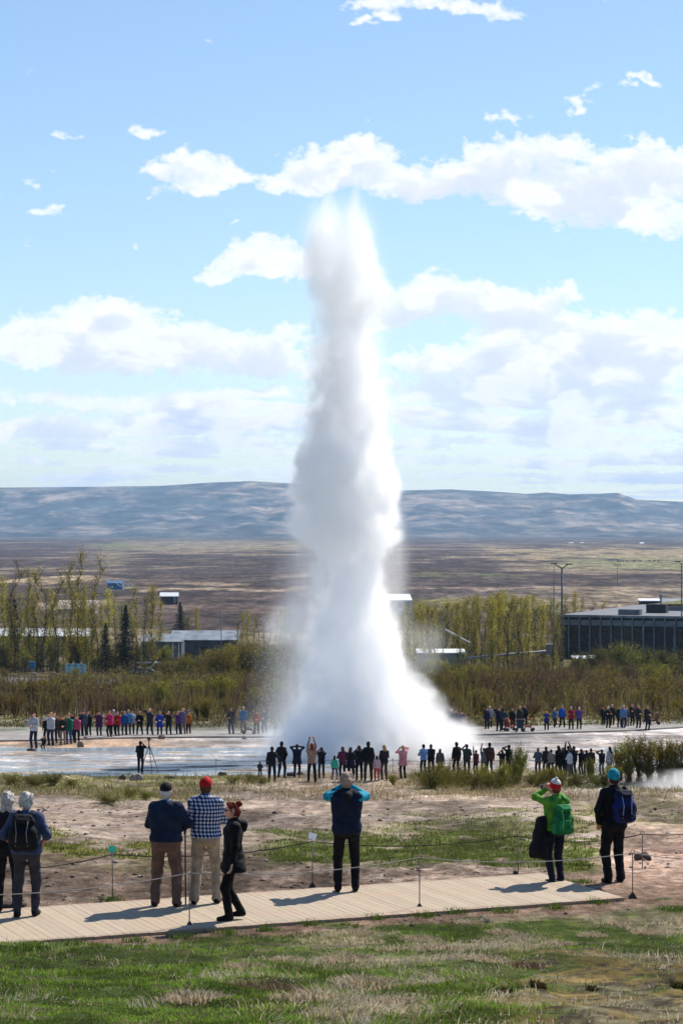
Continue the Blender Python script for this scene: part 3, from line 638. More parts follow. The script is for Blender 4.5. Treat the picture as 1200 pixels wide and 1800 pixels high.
def tag_card(p, c, w, h, tilt, label):
    e = empty('tag_card', (p[0], p[1]-.012, p[2]+.05), .1, label, 'tag'); MB().box((0, 0, .03), (w, .012, h), tilt=__import__('mathutils').Euler((-.6, tilt, 0))).build('plate', mat('painted_plate', lin(*c), .5, .05, 5), e)
    MB().tube([(0, .0, -.03), (0, .0, .02)], .006, 6).build('clip', STEEL, e)
tag_card(tops[1], (60, 196, 160), .11, .10, .15, 'small green tag on the rope post between the couple and the navy sweater')
tag_card(tops[2], (226, 228, 230), .12, .11, .35, 'small white card on the rope post left of the turquoise sleeves')
# low safety line in front of the near crowd
G3 = 'pegs of the thin line in front of the near crowd'; pg = []
for i, px in enumerate((380, 470, 570, 690, 790, 900, 1010)):
    x, y, z = ground_at(px, 1358, 60); e = empty('line_peg', (x, y, z), 0, 'thin dark peg holding the low safety line by the pool', 'peg', G3)
    MB().tube([(0, 0, -.05), (0, 0, .62)], .014, 6).build('rod', IRON, e); MB().ball((0, 0, .64), .028, 8).build('knob', IRON, e); pg.append((x, y, z+.58))
rope_line(pg, .05, .009, DROPE, 'thin low safety line between pegs along the pool')
# ------------------------------------------------------------------ plants
def leaf_mat(name, trans=.35, rough=.6):
    m = bpy.data.materials.new(name); m.use_nodes = True; t = m.node_tree; t.nodes.clear()
    c = nd(t, 'ShaderNodeAttribute', attribute_name='Col').outputs['Color']
    inf = nd(t, 'ShaderNodeObjectInfo').outputs['Random']
    hs = nd(t, 'ShaderNodeHueSaturation', mth(t, 'MULTIPLY_ADD', inf, .03, .485), 1.0, mth(t, 'MULTIPLY_ADD', inf, .5, .75), 1.0, c).outputs[0]
    d = nd(t, 'ShaderNodeBsdfDiffuse', hs); tr = nd(t, 'ShaderNodeBsdfTranslucent', hs)
    t.links.new(nd(t, 'ShaderNodeMixShader', trans, d.outputs[0], tr.outputs[0]).outputs[0], nd(t, 'ShaderNodeOutputMaterial').inputs['Surface'])
    return m
LEAF = leaf_mat('leaves', .48); NEEDLE = leaf_mat('needles', .12); BLADE = leaf_mat('blades', .4)
BARK = mat('bark', (.055, .043, .034), .95, .25, 3); TWIG = mat('twigs', (.13, .085, .055), .95, .25, 3)
def quads(C, size, rng, flat=0.0, asp=.6):
    n = len(C); a = rng.normal(size=(n, 3)); a[:, 2] *= (1-flat); a /= np.linalg.norm(a, axis=1, keepdims=True)
    b = rng.normal(size=(n, 3)); b -= (b*a).sum(1, keepdims=True)*a; b /= np.linalg.norm(b, axis=1, keepdims=True)
    s = (size if np.ndim(size) else np.full(n, size))[:, None]; s = s*rng.uniform(.6, 1.35, (n, 1))
    V = np.stack([C-a*s*.5, C+b*s*.5*asp, C+a*s*.5, C-b*s*.5*asp], 1).reshape(-1, 3)
    return V, np.arange(4*n).reshape(n, 4)
def leafmesh(name, C, size, cols, rng, m=None, flat=0.0, asp=.6):
    V, F = quads(C, size, rng, flat, asp); me = mesh_np(name, V, F, m or LEAF, smooth=False)
    setcol(me, np.repeat(np.clip(cols, 0, 1), 4, 0)); return me
def colour(n, rng, a, b, v=.3):
    t = rng.random((n, 1)); return (np.array(a)*(1-t)+np.array(b)*t)*(1+rng.uniform(-v, v, (n, 1)))
def make_bush(seed, kind):
    rng = np.random.default_rng(seed); r = random.Random(seed); st = MB(); C = []
    n = 24
    for i in range(n):
        a = r.uniform(0, 2*PI); sp = r.uniform(.05, .42); h = r.uniform(.6, 1.0)*(1-.35*sp)
        if kind == 'low': sp *= 1.7; h *= .62
        p0 = Vector((r.uniform(-.08, .08), r.uniform(-.08, .08), -.03)); p1 = Vector((math.cos(a)*sp*.4, math.sin(a)*sp*.4, h*.5)); p2 = Vector((math.cos(a)*sp, math.sin(a)*sp, h))
        st.tube([p0, p1, p2], [.009, .006, .002], 4, cap=False)
        for k in range(5):
            q = p0.lerp(p1, .6+.4*k/4) if k < 2 else p1.lerp(p2, (k-1)/4); b = r.uniform(0, 2*PI); L = r.uniform(.1, .22)
            e = q+Vector((math.cos(b)*L*.6, math.sin(b)*L*.6, L)); st.tube([q, e], [.004, .0015], 3, cap=False)
            m_ = {'olive': 30, 'bare': 13, 'green': 40, 'round': 44, 'low': 20}[kind]
            for j in range(m_):
                t = r.random(); C.append(tuple(q.lerp(e, t)+Vector((r.gauss(0, .035), r.gauss(0, .035), r.gauss(0, .03)))))
    C = np.array(C); C = C[C[:, 2] > .12]
    ca, cb = {'olive': ((.20, .155, .030), (.13, .10, .026)), 'bare': ((.17, .11, .042), (.12, .075, .04)), 'green': ((.26, .24, .042), (.16, .15, .030)), 'round': ((.21, .20, .05), (.11, .12, .03)), 'low': ((.19, .175, .04), (.10, .105, .025))}[kind]
    if kind == 'low':
        q = rng.normal(size=(2200, 3))*np.array((.55, .45, .30)); q[:, 2] = np.abs(q[:, 2]); q = q[vnoise(q[:, 0]*3+seed, q[:, 1]*3, q[:, 2]*3) > .42]; C = np.concatenate([C, q])
    if kind == 'round':
        d = rng.normal(size=(1500, 3)); d /= np.linalg.norm(d, axis=1, keepdims=True); rr = .42*(.55+.45*rng.random((1500, 1)))*(1+.35*(vnoise(d[:, 0]*2+seed, d[:, 1]*2, d[:, 2]*2)[:, None]-.5))
        C = np.concatenate([C*.8, d*rr*np.array((1, 1, .95))+np.array((0, 0, .45))])
        C = C[vnoise(C[:, 0]*6+seed, C[:, 1]*6, C[:, 2]*6) > .36]
    return st.mesh('stems', TWIG), leafmesh('foliage', C, .031, colour(len(C), rng, ca, cb, .4), rng)
BUSHES = {k: [make_bush(100*i+j, k) for j in range(4 if k != 'round' else 3)] for i, k in enumerate(('olive', 'bare', 'green', 'round', 'low'))}
def plant(name, meshes, loc, h, label, cat, group=None, w=1.0, parts=('stems', 'foliage'), rz=None):
    e = empty(name, loc, random.uniform(0, 6.28) if rz is None else rz, label, cat, group); e.scale = (h*w, h*w, h)
    for p, m in zip(parts, meshes): link(p, m, e)
    return e
# trees
def make_poplar(seed, dens, ca, cb, spread=.085):
    rng = np.random.default_rng(seed); r = random.Random(seed); T = MB(); C = []
    bend = [Vector((0, 0, -.02))]
    for k in range(1, 9): bend.append(Vector((r.gauss(0, .004)*k, r.gauss(0, .004)*k, k/8)))
    T.tube(bend, [.0075*(1-k/8.6) for k in range(9)], 6, cap=False)
    for i in range(110):
        z = r.uniform(.06, .985); k = min(int(z*8), 7); q = bend[k].lerp(bend[k+1], z*8-k); a = r.uniform(0, 2*PI); L = spread*r.uniform(.5, 1.25)*(1.15-.55*z)
        e = q+Vector((math.cos(a)*L, math.sin(a)*L, L*r.uniform(.9, 2.0))); T.tube([q, e], [.0018, .0006], 3, cap=False)
        if r.random() < .10: continue
        for j in range(int(dens*r.uniform(.3, 1.6))):
            t = r.uniform(.15, 1.1); C.append(tuple(q.lerp(e, t)+Vector((r.gauss(0, .014), r.gauss(0, .014), r.gauss(0, .022)))))
    C = np.array(C); return T.mesh('trunk', BARK), leafmesh('crown', C, .0125, colour(len(C), rng, ca, cb, .4), rng)
def make_spruce(seed, w=.21, dens=1.0):
    rng = np.random.default_rng(seed); r = random.Random(seed); T = MB(); C = []
    T.tube([(0, 0, -.02), (0, 0, .5), (0, 0, .99)], [.018, .010, .002], 6, cap=False)
    for lv in range(34):
        z = .05+.93*lv/33; R = w*(1-z)**.85*r.uniform(.75, 1.12)+.006
        for i in range(int(11*dens)):
            a = r.uniform(0, 2*PI); L = R*r.uniform(.6, 1.12)
            e = Vector((math.cos(a)*L, math.sin(a)*L, z-L*.28+L*L*.6)); q = Vector((0, 0, z)); T.tube([q, e], [.004, .001], 3, cap=False)
            for j in range(int(5+26*L/w)):
                t = r.uniform(.1, 1.03); C.append(tuple(q.lerp(e, t)+Vector((r.gauss(0, .008), r.gauss(0, .008), r.gauss(-.006, .007)))))
    C = np.array(C); return T.mesh('trunk', BARK), leafmesh('crown', C, .022, colour(len(C), rng, (.014, .022, .014), (.028, .036, .02), .4), rng, NEEDLE, asp=.4)
YEL = ((.48, .39, .045), (.34, .30, .042)); OLV = ((.38, .33, .05), (.26, .23, .042)); GRY = ((.27, .22, .07), (.19, .15, .05)); GRN = ((.28, .27, .04), (.18, .185, .03))
POP = [make_poplar(300+i, d, *c, spread=s) for i, (d, c, s) in enumerate(((26, OLV, .075), (13, GRY, .07), (36, YEL, .085), (24, OLV, .085), (40, GRN, .12), (8, GRY, .06)))]
SPR = [make_spruce(400, .27, 1.3), make_spruce(401, .33, 1.3), make_spruce(402, .15, .9)]
TR = ('trunk', 'crown')
def tree_at(px, top, base, Y, meshes, label, group=None, w=1.0, kind='birch_tree', cat='tree'):
    x = (px-600)/FPX*Y; z = float(zground(np.array([x]), np.array([Y]))[0]); h = CAMZ-(top-HOR)/FPX*Y-z
    return plant(kind, meshes, (x, Y, z), h, label, cat, group, w, TR)
GL = 'slim pale-leaved trees on the left'; GRR = 'slim trees in the row left of the dark hall'
left = [(6,1022,2),(27,990,1),(38,1048,3),(50,1003,0),(66,1008,3),(77,1002,1),(90,1040,2),(103,1004,1),(113,1034,3),(125,990,0),(138,977,3),(150,1032,0),(172,982,1),(190,1040,2),(203,1052,0),(214,1062,4),(240,1036,3),(254,1050,0),(268,1033,2),(280,1062,3),(14,1060,4),(46,1072,4),(84,1078,4),(118,1085,0),(158,1070,4),(-14,1015,1),(-30,1000,0),(-52,1020,2),(20,1040,0),(59,1045,2),(98,1056,0),(132,1040,2),(146,1050,2),(180,1060,0),(162,1045,3),(233,1062,0)]
for i, (px, top, k) in enumerate(left):
    lab = 'slim tree with sparse yellow green spring leaves in the left grove'
    if px == 138: lab = 'tallest slim tree of the left grove, rising behind the blue green board'
    elif px == 172: lab = 'tall bare-stemmed tree just left of the smaller spruce'
    elif px == 268: lab = 'broad yellow tree directly right of the bigger spruce'
    tree_at(px, top, 1165, 326+random.uniform(-10, 16), POP[k], lab, GL, random.uniform(.85, 1.2))
tree_at(186, 1094, 1172, 315, SPR[1], 'smaller dark spruce right of the blue green board', None, .95, 'spruce_tree'); tree_at(221, 1062, 1166, 318, SPR[0], 'taller dark spruce between the board and the grey shed', None, 1.0, 'spruce_tree')
tree_at(26, 1052, 1160, 330, SPR[2], 'narrow dark spruce in the left grove', None, 1.2, 'spruce_tree'); tree_at(317, 1058, 1120, 420, SPR[1], 'dark spruce standing behind the long grey shed', None, 1.1, 'spruce_tree')
for px, top, k, w in ((331, 1084, 4, 1.9), (346, 1070, 2, 1.2)): tree_at(px, top, 1120, 405, POP[k], 'small rounded yellow green tree behind the grey shed' if w > 1.5 else 'narrow yellow green tree behind the grey shed', None, w)
for i, px in enumerate(range(420, 520, 9)): tree_at(px+random.uniform(-4, 4), random.uniform(1072, 1098), 1160, 330+random.uniform(-12, 12), POP[random.choice((0, 3, 5, 1))], 'thin olive tree between the grey shed and the water jet', 'thin trees left of the jet', 1.0)
for i in range(58):
    px = 712+i*4.8+random.uniform(-5, 5); k = random.choice((0, 3, 2, 3, 1, 5, 0))
    top = 1068-18*math.exp(-((px-880)/70)**2)+random.uniform(-6, 10)-(6 if px > 930 else 0)
    tree_at(px, top, 1150, 322+random.uniform(-8, 30), POP[k], 'slim leafing tree in the row left of the dark hall', GRR, random.uniform(1.0, 1.4))
for px, top, k in ((1010,1044,2),(1022,1050,0),(1040,1052,1),(1062,1058,0),(996,1050,3),(1085,1060,1)): tree_at(px, top, 1080, 410+random.uniform(-8, 8), POP[k], 'thin tree behind the roof of the dark hall', 'thin trees behind the dark hall', 1.2)
# willow scrub
GB = 'willow bushes in the belt behind the path'
BL = {'olive': 'olive willow bush in the scrub belt behind the far path', 'bare': 'bare brown willow bush in the scrub belt behind the far path', 'green': 'fresh green willow bush in the scrub belt behind the far path', 'round': 'rounded leafy willow bush in the scrub belt behind the far path'}
nb = 0
for ring, (Y0, Y1, n) in enumerate(((166, 182, 44), (182, 205, 60), (205, 240, 70), (240, 290, 66), (290, 312, 34))):
    for i in range(n):
        Y = random.uniform(Y0, Y1); px = -70+1340*(i+random.random())/n; x = (px-600)/FPX*Y
        if ring == 4 and px < 520: continue
        q = float(fbm(np.array([x*.035]), np.array([Y*.03]), seed=301)[0]); q2 = random.random()
        bareish = (px < 190 and Y < 215) or 850 < px < 1110
        k = ('bare' if q2 < .75 else 'olive') if bareish else ('olive' if q < .52 else 'green') if q2 < .66 else 'bare'
        h = random.uniform(1.7, 3.0)*(1.0 if ring else .75)
        if 800 < px and ring in (1, 2): h *= 1.15
        if px < 330 and ring >= 3: h *= .55
        z = float(zground(np.array([x]), np.array([Y]))[0]); nb += 1
        plant('willow_bush', random.choice(BUSHES[k]), (x, Y, z), h, BL[k], 'bush', GB+', '+k, random.uniform(1.1, 1.7))
for i in range(30):
    px = -40+330*(i+random.random())/30; Y = random.uniform(316, 336); x = (px-600)/FPX*Y; z = float(zground(np.array([x]), np.array([Y]))[0]); k = random.choice(('olive', 'green', 'bare', 'round'))
    if 100 < px < 165 or 205 < px < 280: Y += 14
    plant('bush', random.choice(BUSHES[k]), (x, Y, z), random.uniform(2.2, 4.6), 'dull leafy bush between the trunks of the left grove', 'bush', 'bushes under the left grove', random.uniform(.8, 1.2))
for i in range(46):
    px = 285+250*(i+random.random())/46; Y = random.uniform(276, 324); x = (px-600)/FPX*Y; z = float(zground(np.array([x]), np.array([Y]))[0]); top = 1150-22*ss(px, 330, 420)+random.uniform(-6, 14)
    k = random.choice(('green', 'olive', 'olive', 'bare')); plant('willow_bush', random.choice(BUSHES[k]), (x, Y, z), max(1.6, CAMZ-(top-HOR)/FPX*Y-z), 'tall willow bush before the grey sheds left of the jet', 'bush', 'tall willows before the grey sheds', random.uniform(.9, 1.3))
for px, top, w, Y in ((1020,1138,1.2,300),(1052,1128,1.4,296),(1085,1120,1.3,298),(1100,1116,1.5,300),(1132,1126,1.3,302),(1165,1130,1.5,296),(1196,1132,1.4,298),(1150,1150,1.2,280)):
    x = (px-600)/FPX*Y; z = float(zground(np.array([x]), np.array([Y]))[0]); plant('willow_bush', random.choice(BUSHES['round']), (x, Y, z), CAMZ-(top-HOR)/FPX*Y-z, 'big rounded bush in front of the dark hall', 'bush', 'rounded bushes in front of the dark hall', .85*w)
def build_undergrowth():
    rng = np.random.default_rng(5); n = 90000
    Y = 160*np.exp(rng.random(n)*math.log(345/160)); px = rng.uniform(-300, 1500, n); x = (px-600)/FPX*Y
    dn = fbm(x*.05, Y*.035, seed=311); keep = (rng.random(n) < ss(dn, .36, .56)) & ~((px < 430) & (Y > 288) & (Y < 312)); x, Y, dn = x[keep], Y[keep], dn[keep]
    n = len(x); z = zground(x, Y)+rng.random(n)**1.4*(.35+1.3*ss(Y, 163, 185))*(.5+ss(dn, .42, .62))
    cols = colour(n, rng, (.145, .11, .032), (.11, .07, .038), .4); g = (rng.random(n) < ss(dn, .45, .6)*.6); cols[g] = colour(int(g.sum()), rng, (.15, .135, .034), (.095, .088, .026), .3)
    tag(link('undergrowth', leafmesh('undergrowth', np.stack([x, Y, z], 1), .20, cols, rng, flat=.2)), 'low tangled scrub filling the belt between the willow bushes', 'undergrowth', None, 'stuff')
build_undergrowth()
def build_thicket():
    rng = np.random.default_rng(6); n = 26000
    Y = 168*np.exp(rng.random(n)*math.log(325/168)); px = rng.uniform(-250, 1450, n); x = (px-600)/FPX*Y
    keep = (rng.random(n) < ss(fbm(x*.06, Y*.04, seed=312), .36, .6)) & ~((px < 430) & (Y > 282)); x, Y, px = x[keep], Y[keep], px[keep]; n = len(x)
    hgt = rng.uniform(.9, 2.9, n)*np.where((px < 330) & (Y > 255), .5, 1); k = rng.random((n, 1)); cols = np.where(k < .55, np.array((.125, .08, .05)), np.array((.155, .13, .034)))*rng.uniform(.6, 1.35, (n, 1)); lf = (px < 250) & (rng.random(n) < .7); cols[lf] = np.array((.10, .066, .047))*rng.uniform(.6, 1.3, (int(lf.sum()), 1))
    blades('thicket_twigs', x, Y, hgt, .055, cols, rng, .28, None, 'fine bare and budding shoots standing between the willow bushes'); bpy.data.objects[[o.name for o in bpy.data.objects if o.name.startswith('thicket_twigs')][0]]['category'] = 'undergrowth'
# shrubs near the crowd
def shrub(px, foot, top, k, label, w=1.0, group=None, i=0):
    x, y, z = ground_at(px, foot, 60); h = (foot-top)/FPX*y
    plant('shrub', BUSHES[k][i % len(BUSHES[k])], (x, y, z-.03), h, label, 'shrub', group, w)
shrub(912, 1372, 1296, 'round', 'tall pointed leafy shrub among the near crowd', .62, i=1); shrub(905, 1376, 1330, 'green', 'low green shrub at the foot of the tall pointed one', 1.3, i=0)
shrub(1037, 1372, 1330, 'green', 'small round shrub beside the person holding a phone up', .95, i=1)
for i, (px, foot, top, k, w) in enumerate(((1090,1372,1306,'olive',.8),(1104,1376,1292,'green',.9),(1122,1374,1284,'olive',.7),(1140,1376,1296,'green',.9),(1158,1375,1290,'olive',.9),(1176,1376,1298,'green',.85),(1195,1376,1290,'olive',.9),(1218,1376,1296,'green',.9),(1240,1374,1300,'olive',.9))):
    shrub(px, foot, top, k, 'upright willow shrub in the clump at the right end of the near crowd', w, 'willow clump at the right of the near crowd', i)
for i, (px, foot, top, k, w) in enumerate(((690,1380,1358,'green',1.3),(745,1380,1338,'green',.9),(757,1384,1322,'green',.8),(775,1382,1336,'green',1.0),(795,1384,1348,'olive',1.1),(818,1383,1346,'green',1.2),(848,1382,1340,'green',1.0),(868,1384,1352,'green',1.2),(935,1382,1350,'green',1.1),(955,1380,1346,'olive',1.0),(985,1378,1338,'green',.9),(1003,1382,1356,'green',1.2),(1060,1384,1358,'olive',1.2),(760,1386,1340,'green',1.2),(785,1385,1330,'green',.9),(808,1384,1338,'olive',1.0),(832,1386,1336,'green',1.1),(858,1385,1340,'green',1.1),(880,1384,1338,'green',1.0),(895,1382,1342,'olive',1.0),(945,1384,1340,'green',1.1),(970,1382,1344,'green',1.0),(1015,1384,1342,'olive',1.1),(1048,1382,1344,'green',1.1),(1075,1384,1338,'green',1.0))):
    shrub(px, foot, top, 'low' if i % 3 else k, 'low green shrub on the bank at the feet of the near crowd', w*1.25, 'low shrubs on the bank', i)
for i, (px, foot, top, k, w) in enumerate(((408,1378,1352,'green',1.2),(440,1377,1346,'olive',1.3),(462,1378,1356,'green',1.2),(190,1412,1376,'olive',1.4),(228,1400,1372,'green',1.3),(255,1405,1378,'green',1.3),(20,1380,1348,'olive',1.3),(60,1382,1350,'green',1.3),(92,1380,1340,'olive',1.1),(125,1384,1358,'olive',1.4))):
    shrub(px, foot, top, 'low', 'low yellow green shrub on the left bank above the wet flat', w*1.5, 'low shrubs on the left bank', i)
# ------------------------------------------------------------------ grass
def blades(name, x, y, hgt, wid, cols, rng, lean, ldir=None, label=None):
    n = len(x); z = zground(x, y)-.01; a = rng.uniform(0, 2*PI, n); th = rng.uniform(0, 2*PI, n) if ldir is None else ldir+rng.normal(0, .5, n)
    l = np.abs(lean*rng.uniform(.3, 1.3, n)); dx, dy = np.cos(a)*wid/2, np.sin(a)*wid/2; h = hgt*rng.uniform(.55, 1.3, n)
    b = np.stack([x, y, z], 1); d = np.stack([dx, dy, 0*dx], 1)
    top = np.stack([np.sin(l)*np.cos(th)*h, np.sin(l)*np.sin(th)*h, np.cos(l)*h], 1); mid = np.stack([np.sin(l*.5)*np.cos(th)*h*.55, np.sin(l*.5)*np.sin(th)*h*.55, np.cos(l*.5)*h*.55], 1)
    V = np.stack([b-d, b+d, b+mid+d*.75, b+mid-d*.75, b+top], 1).reshape(-1, 3); i = np.arange(n)*5
    F = np.concatenate([np.stack([i, i+1, i+2], 1), np.stack([i, i+2, i+3], 1), np.stack([i+3, i+2, i+4], 1)])
    me = mesh_np(name, V, F, BLADE, smooth=False); setcol(me, np.repeat(cols, 5, 0)); return tag(link(name, me), label, 'grass', None, 'stuff')
def build_grass():
    rng = np.random.default_rng(21); n = 330000
    py = rng.uniform(1612, 1850, n); px = rng.uniform(-420, 1620, n)
    Yt = np.linspace(11.5, 31.5, 600); pt = HOR+FPX*drop(Yt)/Yt; Y = np.interp(py, pt[::-1], Yt[::-1]); x = (px-600)/FPX*Y
    u, w = deck_uv(x, Y); n1 = fbm(x*.5, Y*.5, seed=21); n2 = fbm(x*2.2, Y*2.2, seed=22); n3 = fbm(x*6, Y*6, seed=23)
    pxn = px+(n1-.5)*160; pn = py+(n1-.5)*46+(n2-.5)*18
    edge = w+(n2-.5)*.9+(n1-.5)*.6
    ok = edge < -.72+.3*(rng.random(n) < .12); moss = ss(pxn, 800, 1000)*ss(pn, 1665, 1705)
    stw = np.maximum(ss(fbm(x*.9+5, Y*.9, seed=31), .47, .60)*ss(pxn, 380, 700), .28*ss(fbm(x*1.6+9, Y*1.6, seed=34), .56, .66))
    g = ok & (rng.random(n) < (1-.62*stw)*(1-.95*moss)*(.25+.75*ss(n3, .36, .56))*(1-.22*ss(pxn, 560, 900)))
    cols = colour(int(g.sum()), rng, (.115, .20, .024), (.18, .24, .04), .3); cols = cols*(.55+.9*ss(n2[g], .35, .65))[:, None]
    yb = rng.random(len(cols)) < .10+.25*stw[g]; cols[yb] = colour(int(yb.sum()), rng, (.30, .25, .13), (.18, .15, .06), .2)
    hh = (.030+.030*ss(n1[g], .35, .65))
    blades('grass', x[g], Y[g], hh, .0095, cols, rng, .55, None, 'short green turf in front of the boardwalk')
    s = ok & (rng.random(n) < stw*(.95-.90*moss)*.62*ss(n3, .42, .56))
    sd = fbm(x[s]*.8, Y[s]*.8, seed=33)*12
    blades('dry_grass', x[s], Y[s], .10*(.6+.8*ss(n2[s], .35, .65)), .008, colour(int(s.sum()), rng, (.74, .65, .48), (.46, .37, .24), .2), rng, 1.35, sd, 'bleached dry grass lying in wisps over the turf')
    # hummocks of matted old grass
    H = [(605,1690,.22),(552,1758,.24),(625,1640,.16),(880,1640,.15),(735,1652,.18),(770,1668,.2),(1040,1645,.14),(980,1660,.15),(1132,1640,.14),(690,1672,.14),(500,1690,.14),(640,1730,.2),(470,1740,.22),(340,1760,.2),(430,1705,.16),(860,1690,.17),(920,1700,.14),(820,1622,.13),(1090,1625,.12),(590,1790,.2),(700,1770,.16)]
    X, Yy, L, Wd, Cc, Ld = [], [], [], [], [], []
    for px_, py_, R in H:
        gx, gy, gz = ground_at(px_, py_, 9); m = 520; a = rng.uniform(0, 2*PI, m); r_ = R*np.sqrt(rng.random(m))*1.25
        X.append(gx+np.cos(a)*r_*1.2); Yy.append(gy+np.sin(a)*r_); L.append(np.full(m, R*.55)*(1.25-r_/R*.6)); Ld.append(a+rng.normal(0, .35, m))
        dark = rng.random() < .2; Cc.append(colour(m, rng, (.20, .14, .09) if dark else (.62, .52, .37), (.12, .085, .055) if dark else (.34, .26, .165), .3))
    blades('hummock_grass', np.concatenate(X), np.concatenate(Yy), np.concatenate(L), .010, np.concatenate(Cc), rng, .95, np.concatenate(Ld), 'matted brown and straw tufts scattered through the turf')
    D = [(945,1735,.07),(1040,1740,.05),(1195,1738,.09),(890,1745,.06)]
    X, Yy, L, Cc = [], [], [], []
    for px_, py_, R in D:
        gx, gy, gz = ground_at(px_, py_, 9); m = 260; a = rng.uniform(0, 2*PI, m); r_ = R*np.sqrt(rng.random(m))
        X.append(gx+np.cos(a)*r_); Yy.append(gy+np.sin(a)*r_); L.append(np.full(m, R*.9)); Cc.append(colour(m, rng, (.045, .045, .02), (.09, .08, .035), .3))
    blades('moss_tuft', np.concatenate(X), np.concatenate(Yy), np.concatenate(L), .012, np.concatenate(Cc), rng, .8, None, 'dark moss cushions in the orange patch at the lower right')
    # beyond the boardwalk: follow the green and straw patches of the ground
    n = 190000; py = 1362+rng.random(n)**.8*220; px = rng.uniform(-150, 1350, n)
    Yt = np.linspace(34, 112, 1500); pt = HOR+FPX*drop(Yt)/Yt; Y = np.interp(py, pt[::-1], Yt[::-1]); x = (px-600)/FPX*Y
    u, w = deck_uv(x, Y); c, _ = ground_cols(x, Y, None); ex = c[:, 1]-c[:, 0]*.80
    bank = (py < 1405); straw = (c[:, 0] > c[:, 1]*1.12) & (c[:, 0]-c[:, 2] > .085) & (c[:, 0] < .285) & bank
    gm = (ex > .012) & (w > DWID+.15) & (rng.random(n) < .75)
    cols = colour(int(gm.sum()), rng, (.075, .105, .02), (.13, .14, .035), .3)*(.7+.6*ss(fbm(x[gm]*2, Y[gm]*2, seed=35), .35, .65))[:, None]
    tall_ = np.where(bank[gm], .20, .075)
    blades('grass', x[gm], Y[gm], tall_, np.where(bank[gm], .02, .012), cols, rng, .5, None, 'thin green grass patches between the boardwalk and the pool')
    sm = straw & (w > DWID+.3) & (rng.random(n) < .8)
    blades('dry_grass', x[sm], Y[sm], .26, .02, colour(int(sm.sum()), rng, (.42, .33, .19), (.2, .16, .07), .3), rng, .9, None, 'straw coloured grass on the bank before the pool')
    # verge between the far path and the scrub
    n = 26000; Y = rng.uniform(157, 176, n); px = rng.uniform(-200, 1400, n); x = (px-600)/FPX*Y; k = fbm(x*.2, Y*.3, seed=36); q = rng.random(n) < ss(k, .36, .56); x, Y, k = x[q], Y[q], k[q]
    cc = colour(len(x), rng, (.105, .082, .034), (.065, .066, .022), .3)
    blades('verge_grass', x, Y, .24, .045, cc, rng, .6, None, 'rough straw and green grass along the back of the far path')
    # sprigs beside the deck
    X, Yy, Cc = [], [], []
    for px_, py_ in ((194,1584),(745,1612),(975,1598),(240,1656),(400,1642),(880,1604),(620,1632),(1180,1600),(1020,1552),(860,1520),(60,1667),(128,1662),(320,1650),(470,1636),(545,1627),(660,1616),(800,1606),(1050,1588)):
        gx, gy, gz = ground_at(px_, py_, 20); m = 90; X.append(gx+rng.normal(0, .09, m)); Yy.append(gy+rng.normal(0, .07, m)); Cc.append(colour(m, rng, (.075, .13, .02), (.11, .15, .03), .3))
    blades('sprigs', np.concatenate(X), np.concatenate(Yy), np.full(90*len(X), .10), .013, np.concatenate(Cc), rng, .6, None, 'single green sprigs on the bare soil beside the boardwalk')
build_grass(); build_thicket()
# ------------------------------------------------------------------ stones
STONE = mat('stone', (.20, .155, .13), .9, .3, 9, bump=.5, bscale=14); DSTONE = mat('dark_stone', (.085, .062, .052), .9, .3, 9, bump=.5, bscale=14); PSTONE = mat('pale_stone', (.30, .27, .245), .9, .25, 9, bump=.5, bscale=14)
def build_gravel():
    rng = np.random.default_rng(31); n = 15000; py = 1378+rng.random(n)**.9*255; px = rng.uniform(-200, 1400, n)
    Yt = np.linspace(29, 100, 1500); pt = HOR+FPX*drop(Yt)/Yt; Y = np.interp(py, pt[::-1], Yt[::-1]); x = (px-600)/FPX*Y; u, w = deck_uv(x, Y)
    k = ((w > DWID+.1) | ((w < -.08) & (w > -.8))) & (rng.random(n) < .25+.75*ss(fbm(x*.9, Y*.9, seed=37), .42, .6)); x, Y = x[k], Y[k]; n = len(x)
    s = (.007+.032*rng.random(n)**8)*np.where(Y > 50, 1.5, 1.0); base = np.array([(1,0,0),(-1,0,0),(0,1,0),(0,-1,0),(0,0,.7),(0,0,-.7)], float)
    V = base[None]*s[:, None, None]*rng.uniform(.6, 1.4, (n, 6, 1)); V[..., 0] *= 1.3; V = V+np.stack([x, Y, zground(x, Y)+s*.25], 1)[:, None]
    f = np.array([(0,2,4),(2,1,4),(1,3,4),(3,0,4),(2,0,5),(1,2,5),(3,1,5),(0,3,5)]); F = (f[None]+(np.arange(n)*6)[:, None, None]).reshape(-1, 3)
    mi = np.repeat(rng.choice(3, n, p=(.62, .2, .18)), 8)
    tag(link('gravel', mesh_np('gravel', V.reshape(-1, 3), F, None, True, [STONE, DSTONE, PSTONE], mi)), 'loose stones and clods strewn over the bare soil', 'gravel', None, 'stuff')
build_gravel()
def rock(px, py, wpx, hpx, m, label, seed, y0=30):
    x, y, z = ground_at(px, py, y0); w, h = wpx/FPX*y/2, hpx/FPX*y; rng = np.random.default_rng(seed); pr = []
    for i in range(6): pr.append((rng.uniform(-.4, .4, 3)*np.array((w, w*.6, 0))+np.array((0, 0, h*rng.uniform(.15, .45))), np.array((w*rng.uniform(.5, .75), w*rng.uniform(.4, .6), h*rng.uniform(.45, .6)))))
    hh = max(w/14, .02); V, F = sdf_grid(pr, hh, w*.15, pad=.05, disp=lambda X, Y, Z: -w*.22*(fbm(X*2.2/w, Y*2.2/w, Z*2.2/w+seed, o=4, seed=seed)-.5))
    tag(link('rock', mesh_np('rock', V, F, m), None, (x, y, z-h*.06)), label, 'rock')
